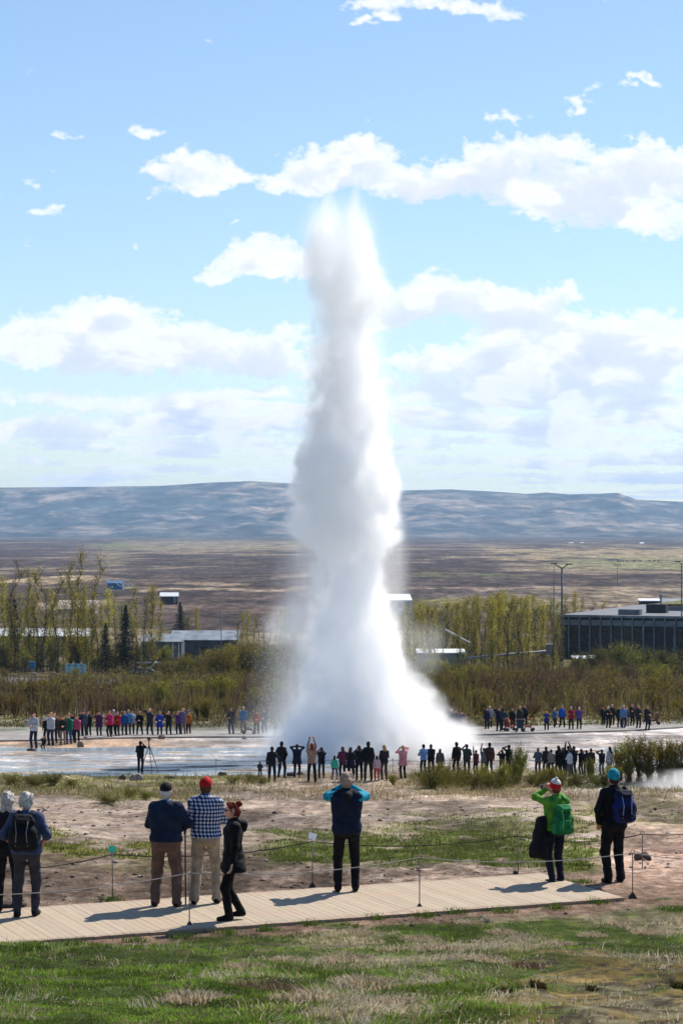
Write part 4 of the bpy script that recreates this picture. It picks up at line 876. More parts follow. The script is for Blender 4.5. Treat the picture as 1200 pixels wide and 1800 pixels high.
for i, a in enumerate(((241,1371,26,14,PSTONE,'grey boulder right below the photographer with the tripod'),(215,1370,13,9,DSTONE,'small dark rock left of the grey boulder by the wet flat'),(300,1369,18,7,DSTONE,'flat dark rock right of the tripod on the shore'),(391,1364,16,8,DSTONE,'dark rock on the left shore before the pool rope'),
  (142,1313,13,11,STONE,'round brown rock on the shore right of the pink top'),(56,1320,16,6,DSTONE,'low purple brown rock at the feet of the leftmost spectator'),(150,1300,12,6,DSTONE,'low dark rock on the edge of the far path'),(283,1299,16,9,STONE,'pale-topped rock on the path below the royal blue coat'),(430,1299,9,7,STONE,'small rock at the feet of the sky blue jacket'),
  (1127,1511,32,14,DSTONE,'brown boulder on the red gravel right of the turquoise hat'),(197,1590,8,9,DSTONE,'dark stub of stone at the foot of the green-tagged post'),(905,1536,10,7,DSTONE,'dark clod beside the far edge of the boardwalk'),(25,1592,50,9,DSTONE,'flat dark stone behind the feet of the couple'),(528,1362,16,7,DSTONE,'dark rock behind the woman in the beige top'),(510,1364,18,8,DSTONE,'dark rock behind the long navy coat'),
  (60,1187,10,6,PSTONE,'pale stone on the verge left of the blue green board'),(96,1187,11,6,STONE,'brown stone below the blue green board'))): rock(*a, seed=50+i)
# ------------------------------------------------------------------ path, road, water
GRAV = mat('path_gravel', (.27, .25, .23), .95, .15, 1.5, bump=.3, bscale=8)
def ribbon(name, near, far, m, label, thick, n=80, y0=60):
    xs = np.linspace(near[0][0], near[-1][0], n); vs = []
    for px in xs:
        a = np.array(ground_at(px, np.interp(px, *zip(*near)), y0)); b = np.array(ground_at(px, np.interp(px, *zip(*far)), y0))
        for t in (0, .25, .5, .75, 1):
            p = a+(b-a)*t; p[2] = float(zground(np.array([p[0]]), np.array([p[1]]))[0])+thick; vs.append(p)
        q = a.copy(); q[2] -= .1; vs.append(q); q = b.copy(); q[2] -= .1; vs.append(q)
    F = []
    for i in range(n-1):
        o = i*7
        for k in range(4): F.append((o+k, o+7+k, o+8+k, o+k+1))
        F.append((o+5, o+12, o+7, o)); F.append((o+4, o+11, o+13, o+6))
    tag(link(name, mesh_np(name, np.array(vs), np.array(F), m, False)), label, None, None, 'structure')
ribbon('path', [(-160,1306),(60,1303),(200,1299),(350,1297),(500,1297),(840,1293),(950,1290),(1100,1286),(1200,1280),(1360,1273)], [(-160,1289),(60,1289),(200,1288),(350,1287),(500,1287),(840,1280),(950,1278),(1100,1274),(1200,1267),(1360,1260)], GRAV, 'pale gravel path ringing the pool', .10)
ribbon('road', [(-200,1214),(0,1208),(170,1204),(340,1201),(560,1198)], [(-200,1192),(0,1191),(170,1195),(340,1196),(560,1194)], mat('road_gravel', (.20, .20, .21), .95, .1, .3), 'pale road crossing behind the scrub on the left', .05)
def build_water():
    m = bpy.data.materials.new('thin_water'); m.use_nodes = True; t = m.node_tree; t.nodes.clear()
    oc = nd(t, 'ShaderNodeTexCoord').outputs['Object']; n = noise(t, vmth(t, 'MULTIPLY', oc, (1.0, 2.2, 1)), 1.6, 7, .65)
    bp = nd(t, 'ShaderNodeBump', .22, .06); t.links.new(n, bp.inputs['Height'])
    gl = nd(t, 'ShaderNodeBsdfGlossy'); gl.inputs['Roughness'].default_value = .05; t.links.new(bp.outputs[0], gl.inputs['Normal'])
    fr = nd(t, 'ShaderNodeFresnel', 1.33); t.links.new(bp.outputs[0], fr.inputs['Normal'])
    tr = nd(t, 'ShaderNodeBsdfTransparent', (.86, .90, .93, 1))
    df = nd(t, 'ShaderNodeBsdfDiffuse', (.60, .74, .86, 1)); tr = nd(t, 'ShaderNodeMixShader', .66, tr.outputs[0], df.outputs[0])
    t.links.new(nd(t, 'ShaderNodeMixShader', fr.outputs[0], tr.outputs[0], gl.outputs[0]).outputs[0], nd(t, 'ShaderNodeOutputMaterial').inputs['Surface'])
    X, Y = np.meshgrid(np.arange(-26, 34, .22), np.arange(103.2, 133, .22)); px, py = rows_px(X, Y, CAMZ-drop(Y))
    Z = CAMZ-drop(Y)+.012-.16*ss(py, 1362, 1372)-.25*(1-ss(py, 1302, 1316))-.05*ss(px, 480, 700)+.05*ss(px, 980, 1100)
    f = fbm(X*.16, Y*.42, seed=401); f2 = fbm(X*.6, Y*1.6, seed=402)
    wet = f*.5+f2*.45+.25*fbm(X*1.8, Y*4, seed=403)
    lim = .565-.13*ss(py, 1335, 1352)*(1-ss(px, 520, 640))+.10*ss(-px, -120, 0)*ss(-py, -1330, -1310)+.4*(1-ss(py, 1301, 1309))-.06*ss(px, 980, 1080)*(1-ss(py, 1330, 1345))
    ok = wet > lim; ok = (zground(X, Y) < Z+.05)
    n_, k = X.shape; i = np.arange((n_-1)*k).reshape(n_-1, k)[:, :-1]; F = np.stack([i, i+1, i+k+1, i+k], -1)[ok[:-1, :-1]]
    tag(link('water', mesh_np('water', np.stack([X, Y, Z], -1).reshape(-1, 3), F, m)), 'thin sheets of hot runoff water over the silica flat', None, None, 'structure')
build_water()
# ------------------------------------------------------------------ buildings
PW = mat('white_sheet_roof', (.72, .73, .75), .45, .06, 2); GREYR = mat('grey_sheet_roof', (.21, .235, .26), .45, .25, .5); GREYW = mat('grey_wall', (.10, .108, .12), .8, .15, 1); DARKW = mat('dark_wall', (.035, .03, .034), .7, .2, 1)
WHITEW = mat('white_wall', (.55, .56, .58), .8, .1, 1); DGL = mat('window_glass', (.015, .017, .022), .15, .1, 2, spec=.6); CONC = mat('concrete', (.17, .18, .20), .85, .15, .8); TURF = mat('roof_turf', (.13, .12, .03), .95, .3, 1); BLUEW = mat('blue_wall', (.05, .16, .32), .7, .1, 1); REDP = mat('red_paint', (.30, .03, .035), .5, .1, 3)
def gpt(px, Y): x = (px-600)/FPX*Y; return (x, Y, float(zground(np.array([x]), np.array([Y]))[0]))
def house(px, Y, w, d, hw, hr, wall, roof, label, rz=0.0, z=None, over=.25, wins=2, name='house', cat='house', mono=False):
    p = gpt(px, Y); e = empty(name, (p[0], p[1], p[2] if z is None else z), rz, label, cat)
    b = MB()
    if mono: b.box((0, 0, hw/2-.2), (w, d, hw+.4))
    else:
        b.box((0, 0, hw/2-.2), (w, d, hw+.4)); b.add([(-w/2, -d/2, hw), (-w/2, d/2, hw), (-w/2, 0, hw+hr), (w/2, -d/2, hw), (w/2, d/2, hw), (w/2, 0, hw+hr)], [(0, 2, 1), (3, 4, 5)])
    b.build('wall', wall, e)
    r = MB(); W = w/2+over; D = d/2+over
    if mono: r.add([(-W, -D, hw+.02), (W, -D, hw+.02), (W, D, hw+hr), (-W, D, hw+hr), (-W, -D, hw+.14), (W, -D, hw+.14), (W, D, hw+hr+.12), (-W, D, hw+hr+.12)], [(3,2,1,0),(4,5,6,7),(0,1,5,4),(1,2,6,5),(2,3,7,6),(3,0,4,7)])
    else:
        lo = hw-hr*over/(d/2)
        for s in (-1, 1): r.add([(-W, s*D, lo), (W, s*D, lo), (W, 0, hw+hr+.01), (-W, 0, hw+hr+.01), (-W, s*D, lo+.14), (W, s*D, lo+.14), (W, 0, hw+hr+.16), (-W, 0, hw+hr+.16)], [(0,1,2,3),(7,6,5,4),(0,4,5,1),(1,5,6,2),(2,6,7,3),(3,7,4,0)])
    r.build('roof', roof, e)
    for i in range(wins):
        x = -w/2+w*(i+1)/(wins+1); f = MB().box((x, -d/2-.02, hw*.55), (1.0, .08, 1.0)).build('window', DARKW if wall is not WHITEW else GREYW, e); MB().box((x, -d/2-.066, hw*.55), (.82, .02, .82)).build('pane', DGL, f)
    if hw > 1.9: MB().box((w*.42-.4, -d/2-.03, 1.0), (.9, .06, 2.0)).build('door', CONC if wall is not CONC else DARKW, e)
    return e
zt = lambda py, Y: CAMZ-(py-HOR)/FPX*Y
# grey sheds on the left
def shed(px0, px1, y_top, y_eave, Y, hw, d, rz, label, roof=None):
    w = (px1-px0)/FPX*Y; hr = (y_eave-y_top)/FPX*Y; z = zt(y_eave, Y)-hw; e = house((px0+px1)/2, Y, w, d, hw, hr*1.0, GREYW, roof or GREYR, label, rz, z, wins=1, name='shed', cat='shed', mono=True); return e
shed(303, 418, 1111, 1125, 345, 3.0, 5, .0, 'long grey shed with a streaked sheet metal roof on the left')
s2 = shed(252, 322, 1117, 1128, 335, 3.4, 4, -.05, 'lower grey shed with posts and a white platform beside the spruce')
MB().box((0, -3.2, .55), (6.6, 2.2, .16)).build('platform', PW, s2); 
for q in (-2.9, 1.7, 2.6): MB().tube([(q, -2.3, .6), (q, -2.3, 3.3)], .10, 6).build('post', WHITEW, s2)
for px0, px1, lab in ((-40, 30, 'pale greenhouse showing through the trunks at the left edge'), (44, 84, 'second pale greenhouse behind the left grove'), (90, 158, 'long pale greenhouse behind the tallest slim trees')):
    shed(px0, px1, 1107, 1118, 352, 2.6, 5, 0, lab, PW)
house(298, 655, 4.9, 4.5, 2.0, .9, DARKW, PW, 'small dark barn with a white roof on the heath left of the jet', .03, zt(1060, 655), wins=1, name='barn', cat='barn')
e = house(203, 800, 5.2, 4, 1.8, .8, BLUEW, BLUEW, 'small blue hut on the plain behind the left grove', 0, zt(1034, 800), wins=0, name='hut', cat='hut')
rk = empty('timber_rack', (gpt(213, 780)[0], 780, zt(1032, 780)), 0, 'white sloping rack beside the small blue hut', 'rack')
for i in range(4): MB().tube([(-3+i*1.6, 0, 2.3), (-.2+i*1.6, 0, .3)], .13, 5).build('slat', PW, rk)
MB().tube([(-3, 0, 2.3), (2, 0, 2.3)], .1, 5).build('rail', PW, rk); MB().tube([(-.2, 0, .3), (5, 0, .3)], .1, 5).build('rail', PW, rk)
house(137, 560, 9.2, 6, .6, 2.0, mat('pinkish_sheet', (.40, .31, .27), .7, .15, .6), mat('faded_pink_roof', (.42, .33, .29), .6, .2, .6), 'building with a faded pinkish roof behind the left grove', 0, zt(1075, 560), wins=0, name='house', mono=True)
house(690, 520, 7.4, 7, 2.4, 1.2, WHITEW, PW, 'white-roofed house right beside the water jet', .12, zt(1073, 520), wins=2)
for px, w, lab in ((1003, 8, 'tiny white farmhouse at the foot of the hills'), (1022, 7, 'tiny pale farmhouse right of the white one at the foot of the hills'), (1127, 7, 'tiny farm building far off above the dark hall')):
    Y = 3900; house(px, Y, w, 8, 3, 2.5, WHITEW, PW, lab, .3, zt(959.5, Y), wins=1, name='farmhouse', cat='farmhouse')
# dark hall on the right
def build_hall():
    Y = 332; x0 = (981-600)/FPX*Y; zb = zt(1152, Y); zr = zt(1084, Y); h = zr-zb; W = 26.0
    e = empty('hall', (x0, Y, zb), -.38, 'long dark glazed hall with pale pillars and a flat roof on the right', 'hall')
    MB().box((W/2, 25, h/2-.3), (W, 50, h+.6)).build('wall', DARKW, e)
    g = MB(); bay = 1.58; k = int(W/bay)
    MB().box((W/2, 25, h+.12), (W+.8, 50.8, .24)).build('roof', mat('roof_membrane', (.13, .135, .145), .6, .1, .5), e)
    MB().box((W/2, -.42, h+.16), (W+.9, .05, .34)).build('fascia', GREYR, e)
    for i in range(k+1):
        x = i*bay+.05; MB().box((x, -.28, h/2-.2), (.20, .30, h+.35)).build('pillar', CONC, e)
        if i < k:
            MB().box((x+bay/2, -.06, h*.86), (bay-.32, .06, h*.14)).build('upper_panel', mat('pale_panel', (.20, .22, .245), .6, .1, 1) if i == 0 else bpy.data.materials['pale_panel'], e)
            if i not in (8, 9, 10): f = MB().box((x+bay/2, -.05, h*.36), (bay-.26, .04, h*.78)).build('window', DGL, e)
    MB().box((9.5*bay+.05, -.50, h*.82), (bay*2.9, .14, .34)).build('portal_beam', CONC, e)
    for q in (8.07, 10.95): MB().box((q*bay, -.50, h*.38), (.30, .14, h*.84)).build('portal_post', CONC, e)
    MB().box((9.5*bay+.05, -.16, h*.38), (bay*2.7, .06, h*.80)).build('gate', DARKW, e)
    MB().box((W-9, 34, h+.75), (18, 20, 1.0)).build('turf_roof', TURF, e)
    MB().box((W-9, 23.6, h+.55), (18.4, .5, .7)).build('turf_kerb', CONC, e)
    for cx, cy_, w_, hh in ((9.4, 5, 3.2, .8), (11.2, 14, 3.0, 1.3)): MB().box((cx, cy_, h+.24+hh/2), (w_, 1.6, hh)).build('roof_unit', CONC if hh < 1 else DARKW, e)
    v = MB(); v.tube([(10.8, 18, h+.2), (10.8, 18, h+2.6)], .16, 8); v.tube([(10.8, 18, h+2.5), (10.8, 18, h+2.9)], .30, 8); v.build('vent', GREYR, e, True)
build_hall()
house(1140, 392, 3.2, 3, 1.5, .3, DARKW, PW, 'dark roof hut with a white top above the hall', 0, zt(1072, 392), wins=0, name='hut', cat='hut', mono=True)
house(1185, 430, 5.4, 4, 1.1, .6, GREYW, GREYR, 'grey low hut at the right edge above the hall', 0, zt(1069, 430), wins=1, name='hut', cat='hut')
def bar(name, a, b, Y, r, m, label, cat, Y2=None):
    p, q = ((a[0]-600)/FPX*Y, Y, zt(a[1], Y)), ((b[0]-600)/FPX*(Y2 or Y), Y2 or Y, zt(b[1], Y2 or Y)); e = empty(name, p, 0, label, cat)
    d = Vector(q)-Vector(p); MB().tube([(0, 0, 0), tuple(d)], r, 8).build('pipe', m, e, True)
    n = max(2, int(d.length/5))
    for i in range(n+1):
        c = d*(i/n); MB().tube([(c.x, c.y, c.z-2.2), (c.x, c.y, c.z)], .06, 5).build('support', GREYW, e)
bar('steam_pipe', (818, 1157), (975, 1143), 318, .17, mat('dull_pipe', (.33, .34, .35), .6, .1, 1), 'long pale pipe rising towards the left corner of the hall', 'pipe', 326)
bar('roof_ridge', (782, 1107), (826, 1131), 330, .16, PW, 'white sloping beam among the slim trees left of the hall', 'beam'); bar('roof_ridge', (741, 1120), (770, 1137), 330, .16, PW, 'shorter white sloping beam beside the jet', 'beam')
house(774, 322, 6.4, 4, 1.4, .35, mat('pale_teal', (.16, .24, .24), .7, .1, 1), PW, 'low shelter with a flat white roof right of the jet', 0, zt(1165, 322), wins=1, name='shelter', cat='shelter', mono=True)
house(1027, 305, 2.9, 3, 1.2, .25, GREYW, PW, 'tiny white flat roof showing above the scrub before the hall', 0, zt(1174, 305), wins=0, name='kiosk', cat='kiosk', mono=True)
e = empty('utility_box', (gpt(966, 320)[0], 320, zt(1150, 320)), 0, 'pale box at the upper end of the long pipe', 'box'); MB().box((0, 0, .65), (1.1, .7, 1.4)).build('cabinet', CONC, e); MB().box((0, 0, 1.4), (1.3, .9, .12)).build('lid', WHITEW, e)
# poles
POLEM = mat('grey_mast', (.12, .135, .155), .6, .15, 1)
def mast(px, top, foot, Y, r, label, arms=None, lamp=False, name='lamp_mast', cat='mast'):
    x = (px-600)/FPX*Y; z = zt(foot, Y); h = zt(top, Y)-z; e = empty(name, (x, Y, z), 0, label, cat); MB().tube([(0, 0, -1), (0, 0, h)], [r, r*.8], 8).build('pole', POLEM, e, True)
    for (dx, dz) in arms or (): MB().tube([(0, 0, h-.1), (dx, 0, h+dz)], [r*.6, r*.4], 6).build('arm', POLEM, e); MB().box((dx*1.1, 0, h+dz+.03), (.9, .3, .14)).build('floodlight', BLACKM, e)
    if lamp: MB().tube([(0, 0, h), (0, -.3, h+.2), (.9, -.6, h+.2)], .06, 6).build('arm', POLEM, e); MB().box((1.1, -.6, h+.2), (.7, .3, .12)).build('lamp_head', GREYR, e)
    return e
BLACKM = mat('dark_fitting', (.03, .03, .034), .5, .1, 3)
mast(987, 998, 1150, 326, .17, 'tall mast with two spread floodlight arms left of the hall', ((-1.1, .55), (.9, .5)))
mast(973, 994, 1158, 324, .07, 'thin dark pole just left of the floodlight mast', name='pole', cat='pole')
mast(1197, 990, 1150, 326, .10, 'mast with cross arms cut by the right edge of the view', ((-.5, .2), (.6, .2)))
mast(778, 1060, 1180, 300, .06, 'plain lamp post right of the jet', None, False, 'lamp_post', 'lamp post'); mast(389, 1058, 1212, 290, .06, 'plain lamp post in front of the long grey shed', None, False, 'lamp_post', 'lamp post')
mast(1084, 993, 1022, 700, .09, 'short pole with a crosspiece on the plain above the hall', ((-.5, .1), (.5, .1)), name='pole', cat='pole')
# information board, bin
p = gpt(133, 312); e = empty('information_board', (p[0], p[1], zt(1187, 312)), .02, 'wide blue green information board with dark lettering by the road', 'sign')
MB().box((0, 0, .85), (2.85, .08, 1.45)).build('panel', mat('board_teal', (.36, .58, .58), .6, .06, 1), e)
mk_ = MB()
for i, x in enumerate((-.85, .0, .85)):
    for j, (w_, z_) in enumerate(((.62, 1.42), (.45, 1.30), (.34, .92 if i != 1 else 1.20), (.30, .72), (.36, .32))): mk_.box((x, -.046, z_), (w_*(.7+.3*((i+j) % 2)), .012, .07))
mk_.tube([(.20*math.cos(a), -.05, .82+.16*math.sin(a)) for a in [2*PI*k/12 for k in range(13)]], .03, 4); mk_.box((0, -.046, .82), (.26, .012, .05)); mk_.build('lettering', BLACKM, e)
for q in (-1.2, 1.2): MB().box((q, .02, .1), (.10, .06, 1.4)).build('leg', GREYW, e)
p = gpt(57, 316); e = empty('bin', (p[0], p[1], zt(1176, 316)), 0, 'small blue bin at the roadside under the left grove', 'bin'); MB().box((0, 0, .45), (.75, .6, .95), taper=1.1).build('tub', BLUEW, e); MB().box((0, 0, .98), (.86, .7, .12)).build('lid', BLUEW, e)
# car with raised tailgate
def build_car():
    Y = 306; z = zt(1193, Y); x = (244-600)/FPX*Y; e = empty('parked_car', (x, Y, z), 0, 'dark grey estate car with its tailgate raised by the road', 'car')
    prof = [(-2.2, .35), (-2.25, .75), (-2.1, .88), (-1.25, .98), (-.65, 1.42), (.1, 1.5), (1.2, 1.48), (1.75, 1.3), (2.15, 1.0), (2.22, .45)]
    n = len(prof); b = MB(); vs = []
    for y in (-.86, .86): vs += [(a, y*(1 if zz < 1 else .82), zz) for a, zz in prof]
    b.add(vs, [list(range(n)), list(range(2*n-1, n-1, -1))]+[[i, i+n, (i+1) % n+n, (i+1) % n] for i in range(n)]); b.build('body', mat('car_paint', (.03, .033, .04), .25, .05, 2, metal=.4, coat=.8), e)
    for a, c in (((-1.1, 1.02), (-.5, 1.4)), ((-.3, 1.02), (.55, 1.42)), ((.65, 1.02), (1.55, 1.38))):
        MB().add([(a[0], -.875, a[1]), (c[0]+.05, -.875, a[1]), (c[0], -.80, c[1]), (a[0]+.35, -.80, c[1])], [(0, 1, 2, 3)]).build('window', DGL, e)
    for q in (-1.4, 1.4):
        for s in (-.8, .8):
            w = MB().tube([(q, s-.1, .33), (q, s+.1, .33)], .33, 16).build('wheel', BLACKM, e, True); MB().tube([(q, s-.112, .33), (q, s+.112, .33)], .19, 12).build('rim', STEEL, w, True)
    MB().box((1.95, 0, 1.85), (.08, 1.4, 1.1), tilt=__import__('mathutils').Euler((0, .75, 0))).build('tailgate', PW, e)
    for s in (-.6, .6): MB().ball((-2.18, s, .72), (.08, .16, .09), 8).build('headlight', WHITEW, e, True)
build_car()
# pushchairs and wheelchair on the right path
def pushchair(px, foot, c, label, rz, seat=True):
    loc = ground_at(px, foot, 60); e = empty('pushchair', (loc[0], loc[1], loc[2]+.10), rz, label, 'pushchair', scale=.80); m = mat('pram_cloth', lin(*c), .8, .1, 6)
    MB().add([(-.24, -.25, .45), (.24, -.25, .45), (.24, .2, .40), (-.24, .2, .40), (-.24, .32, .95), (.24, .32, .95), (-.24, -.25, .35), (.24, -.25, .35), (.24, .28, .32), (-.24, .28, .32)], [(0, 1, 2, 3), (3, 2, 5, 4), (6, 9, 8, 7), (0, 6, 7, 1), (0, 3, 9, 6), (1, 7, 8, 2), (4, 5, 8, 9), (3, 4, 9), (2, 8, 5)]).build('seat', m, e)
    h = MB(); R = 7
    vs = [(x, .32-.42*math.sin(a)*.9, .72+.36*math.cos(a)+.0) for x in (-.26, .26) for a in [PI*.5*i/R-.3 for i in range(R+1)]]
    h.add(vs, [(i, i+1, i+R+2, i+R+1) for i in range(R)]); h.build('canopy', m, e, True)
    f = MB()
    for s in (-.27, .27): f.tube([(s, .55, 1.02), (s, .25, .55), (s, -.40, .16)], .018, 6); f.tube([(s, .40, .16), (s, 0, .50)], .016, 6)
    f.tube([(-.27, .55, 1.02), (.27, .55, 1.02)], .02, 6); f.build('frame', BLACKM, e, True)
    for sx_ in (-.3, .3):
        for sy_ in (-.4, .4): MB().tube([(sx_-.03, sy_, .15), (sx_+.03, sy_, .15)], .15, 12).build('wheel', BLACKM, e, True)
pushchair(897, 1288, (168, 26, 40), 'red pushchair with a hood on the right far path', PI/2+.3); pushchair(914, 1289, (40, 52, 78), 'dark blue pushchair between the two red ones', PI-.2); pushchair(927, 1288, (150, 24, 36), 'dark red pushchair right of the dark blue one', -PI/2-.2)
pushchair(1148, 1276, (120, 34, 64), 'wine red wheeled chair pushed by the long-skirted woman', -PI/2); pushchair(438, 1293, (52, 54, 60), 'grey pushchair between the sky blue and orange red vests', PI/2)
# horses far off on the hay meadow
def build_horses():
    C_ = mat('dark_horse', (.03, .02, .016), .8, .2, 3)
    pr = [((-.55, 0, 1.12), (.45, 0, 1.15), .27, .27), ((.5, 0, 1.2), (.85, 0, 1.62), .17, .11), ((.85, 0, 1.62), (1.15, 0, 1.42), .11, .07), ((-.75, 0, 1.2), (-.95, 0, .7), .05, .06)]
    for q in (-.6, .5):
        for s in (-.14, .14): pr += [((q, s, 1.0), (q-.03, s, .55), .11, .065), ((q-.03, s, .55), (q, s, .06), .055, .05)]
    V, F = sdf_grid(pr, .06, .08, pad=.05); me = mesh_np('horse', V, F, C_)
    for i, px in enumerate((1085, 1091, 1097, 1106, 1121, 1134, 1152, 1163, 1172)):
        Y = 1650; p = gpt(px, Y); o = link('horse', me, None, (p[0], Y+i*6, p[2])); o.rotation_euler.z = i*1.7; tag(o, 'tiny dark horse grazing on the far yellow meadow', 'horse', 'horses on the far meadow')
build_horses()
# ------------------------------------------------------------------ people
FAB = {}
def fabric(rgb, kind='cloth'):
    k = (rgb, kind)
    if k not in FAB:
        c = lin(*rgb)
        FAB[k] = mat(kind, c, rough=.82 if kind != 'skin' else .55, var=.16 if kind != 'skin' else .08, scale=9 if kind != 'hair' else 30, bump=.35 if kind == 'cloth' else .15, bscale=60, spec=.2)
    return FAB[k]
SKIN = (196, 140, 112)
def V3(*a): return np.array(a, float)
def ik(a, b, l1, l2, pole):
    d = b-a; L = np.linalg.norm(d); 
    if L > l1+l2-.004: b = a+d/L*(l1+l2-.004); d = b-a; L = l1+l2-.004
    u = d/L; x = (l1*l1-l2*l2+L*L)/(2*L); h = math.sqrt(max(l1*l1-x*x, 0)); p = pole-u*(pole@u); p /= np.linalg.norm(p)+1e-9
    return a+u*x+p*h, b
ARMS = {'down': ((.26, .05, .84), (.6, -.6, 0)), 'camera': ((.085, .27, 1.55), (1, .1, -.9)), 'head': ((.10, .13, 1.64), (1, .1, -.1)), 'pocket': ((.23, .06, .94), (.9, -.8, 0)),
 'front': ((.07, .27, 1.12), (.9, -.5, -.3)), 'cross': ((-.10, .21, 1.20), (1, .0, -.7)), 'phone': ((.12, .30, 1.62), (1, 0, -.8)), 'up': ((.10, .16, 1.92), (1, .1, 0)), 'hip': ((.19, .06, 1.00), (1, -.9, 0)),
 'back': ((.06, -.17, .98), (1, -.6, 0)), 'side': ((.30, .22, 1.0), (.8, -.6, 0)), 'reach': ((.16, .42, 1.30), (.8, -.2, -.6)), 'chest': ((.02, .22, 1.30), (1, -.1, -.6))}
def skeleton(armL='down', armR='down', stance=.12, stagger=0.0, walk=0.0, crouch=0.0, girth=1.0, lean=0.0, child=False):
    J = {}; dz = -crouch
    J['pel'] = V3(0, -crouch*.25, .95+dz); top = V3(0, lean*.42+(-crouch*.02), 0)
    up = lambda x, y, z: V3(x, y+lean*(z-.95), z+dz)+V3(0, -crouch*.25*(1 if z < 1 else .55), 0)
    J['waist'] = up(0, 0, 1.08); J['chest'] = up(0, .005, 1.30); J['neck'] = up(0, -.015, 1.46); J['head'] = up(0, .02, 1.635)
    for s, n in ((-1, 'L'), (1, 'R')):
        J['hip'+n] = J['pel']+V3(s*.092, 0, -.03)
        fy = s*stagger/2+(s*walk/2)
        J['ank'+n] = V3(s*stance, fy-.02, .085 if not (walk and s*walk < 0) else .12)
        J['kne'+n], J['ank'+n] = ik(J['hip'+n], J['ank'+n], .44, .42, V3(s*.15, 1, .1))
        J['sho'+n] = up(s*.178, -.01, 1.405)
        a = armL if n == 'L' else armR; w, p = ARMS[a] if isinstance(a, str) else a
        tgt = up(s*w[0], w[1], w[2]) if w[2] > .9 else up(s*w[0], w[1], w[2])
        J['elb'+n], J['wri'+n] = ik(J['sho'+n], tgt, .285, .255, V3(s*p[0], p[1], p[2]))
    return J
def torso_prims(J, o, g=1.0, hip=True):
    X = V3(1, 0, 0); c, w, p, n = J['chest'], J['waist'], J['pel'], J['neck']
    pr = [(J['shoL']+V3(.02, 0, 0), J['shoR']-V3(.02, 0, 0), .058+o, .058+o), (c-X*.085*g, c+X*.085*g, .105*g**.5+o, .105*g**.5+o), (w-X*.07*g, w+X*.07*g, .098*g+o, .098*g+o),
          ((c+w)/2-X*.08*g, (c+w)/2+X*.08*g, .098*g+o, .098*g+o), (n-V3(0, 0, .03), c+V3(0, -.01, .05), .07+o, .12+o)]
    if hip: pr += [(p-X*.075*g, p+X*.075*g, .108*g+o, .108*g+o), (p-X*.07+V3(0, -.045, -.04), p+X*.07+V3(0, -.045, -.04), .085+o, .085+o)]
    return pr
def hand_prims(J, n, fine):
    s = -1 if n == 'L' else 1; w = J['wri'+n]; d = w-J['elb'+n]; d /= np.linalg.norm(d)
    side = np.cross(d, V3(0, 1, .2)); side /= np.linalg.norm(side)+1e-9; cur = np.cross(side, d)*(1 if True else 0)
    if d[2] > .2: pass
    pr = [(w+side*.02, w+d*.075+side*.024, .019, .019), (w-side*.02, w+d*.075-side*.024, .019, .019)]
    for i, (q, L) in enumerate(((-.033, .062), (-.011, .072), (.011, .068), (.032, .055))):
        b = w+d*.085+side*q; m = b+d*L*.5+cur*.012; e = m+d*L*.38+cur*.028
        pr += [(b, m, .0095, .0088), (m, e, .0088, .0075)]
    t = w+d*.02-side*s*.034; pr += [(t, t+d*.035-side*s*.024, .011, .0095), (t+d*.035-side*s*.024, t+d*.062-side*s*.018+cur*.012, .0095, .008)]
    return pr
def rot_head(J, yaw=0, pitch=0):
    h = J['head']; cy_, sy_ = math.cos(yaw), math.sin(yaw); cp, sp = math.cos(pitch), math.sin(pitch)
    def f(x, y, z):
        y, z = y*cp-z*sp, y*sp+z*cp
        return h+V3(x*cy_-y*sy_, x*sy_+y*cy_, z)
    return f
def body_prims(J, fine, f, g):
    pr = [((J['head']+V3(0, -.012, .025)), (.077, .098, .098)), (f(0, .012, -.03), (.062, .078, .088)), (f(0, .035, -.07), f(0, .052, -.078), .042, .03), (J['neck']-V3(0, 0, .02), f(0, -.02, -.07), .060, .053)]
    pr += [(f(0, .085, .0), f(0, .104, -.022), .010, .014), (f(-.030, .075, .022), f(.030, .075, .022), .016, .016), (f(-.018, .082, -.055), f(.018, .082, -.055), .009, .009)]
    for s in (-1, 1): pr.append((f(s*.078, -.005, -.005), (.014, .026, .036)))
    pr += torso_prims(J, -.030, g)
    for n in 'LR':
        pr += [(J['sho'+n], J['elb'+n], .052, .040), (J['elb'+n], J['wri'+n], .040, .026)]
        pr += [(J['hip'+n], J['kne'+n], .068*g, .046), (J['kne'+n], J['ank'+n], .046, .034), (J['kne'+n]*.7+J['ank'+n]*.3+V3(0, -.02, 0), J['kne'+n]*.4+J['ank'+n]*.6, .042, .036), (J['ank'+n]+V3(0, -.02, -.03), J['ank'+n]+V3(0, .10, -.05), .036, .028)]
        pr += hand_prims(J, n, fine)
    return pr
PCOUNT = [0]
def mk(name, prims, h, k, m, parent, disp=None, clip=None):
    V, F = sdf_grid(prims, h, k, pad=.03, disp=disp, clip=clip)
    return link(name, mesh_np(name, V, F, m), parent)
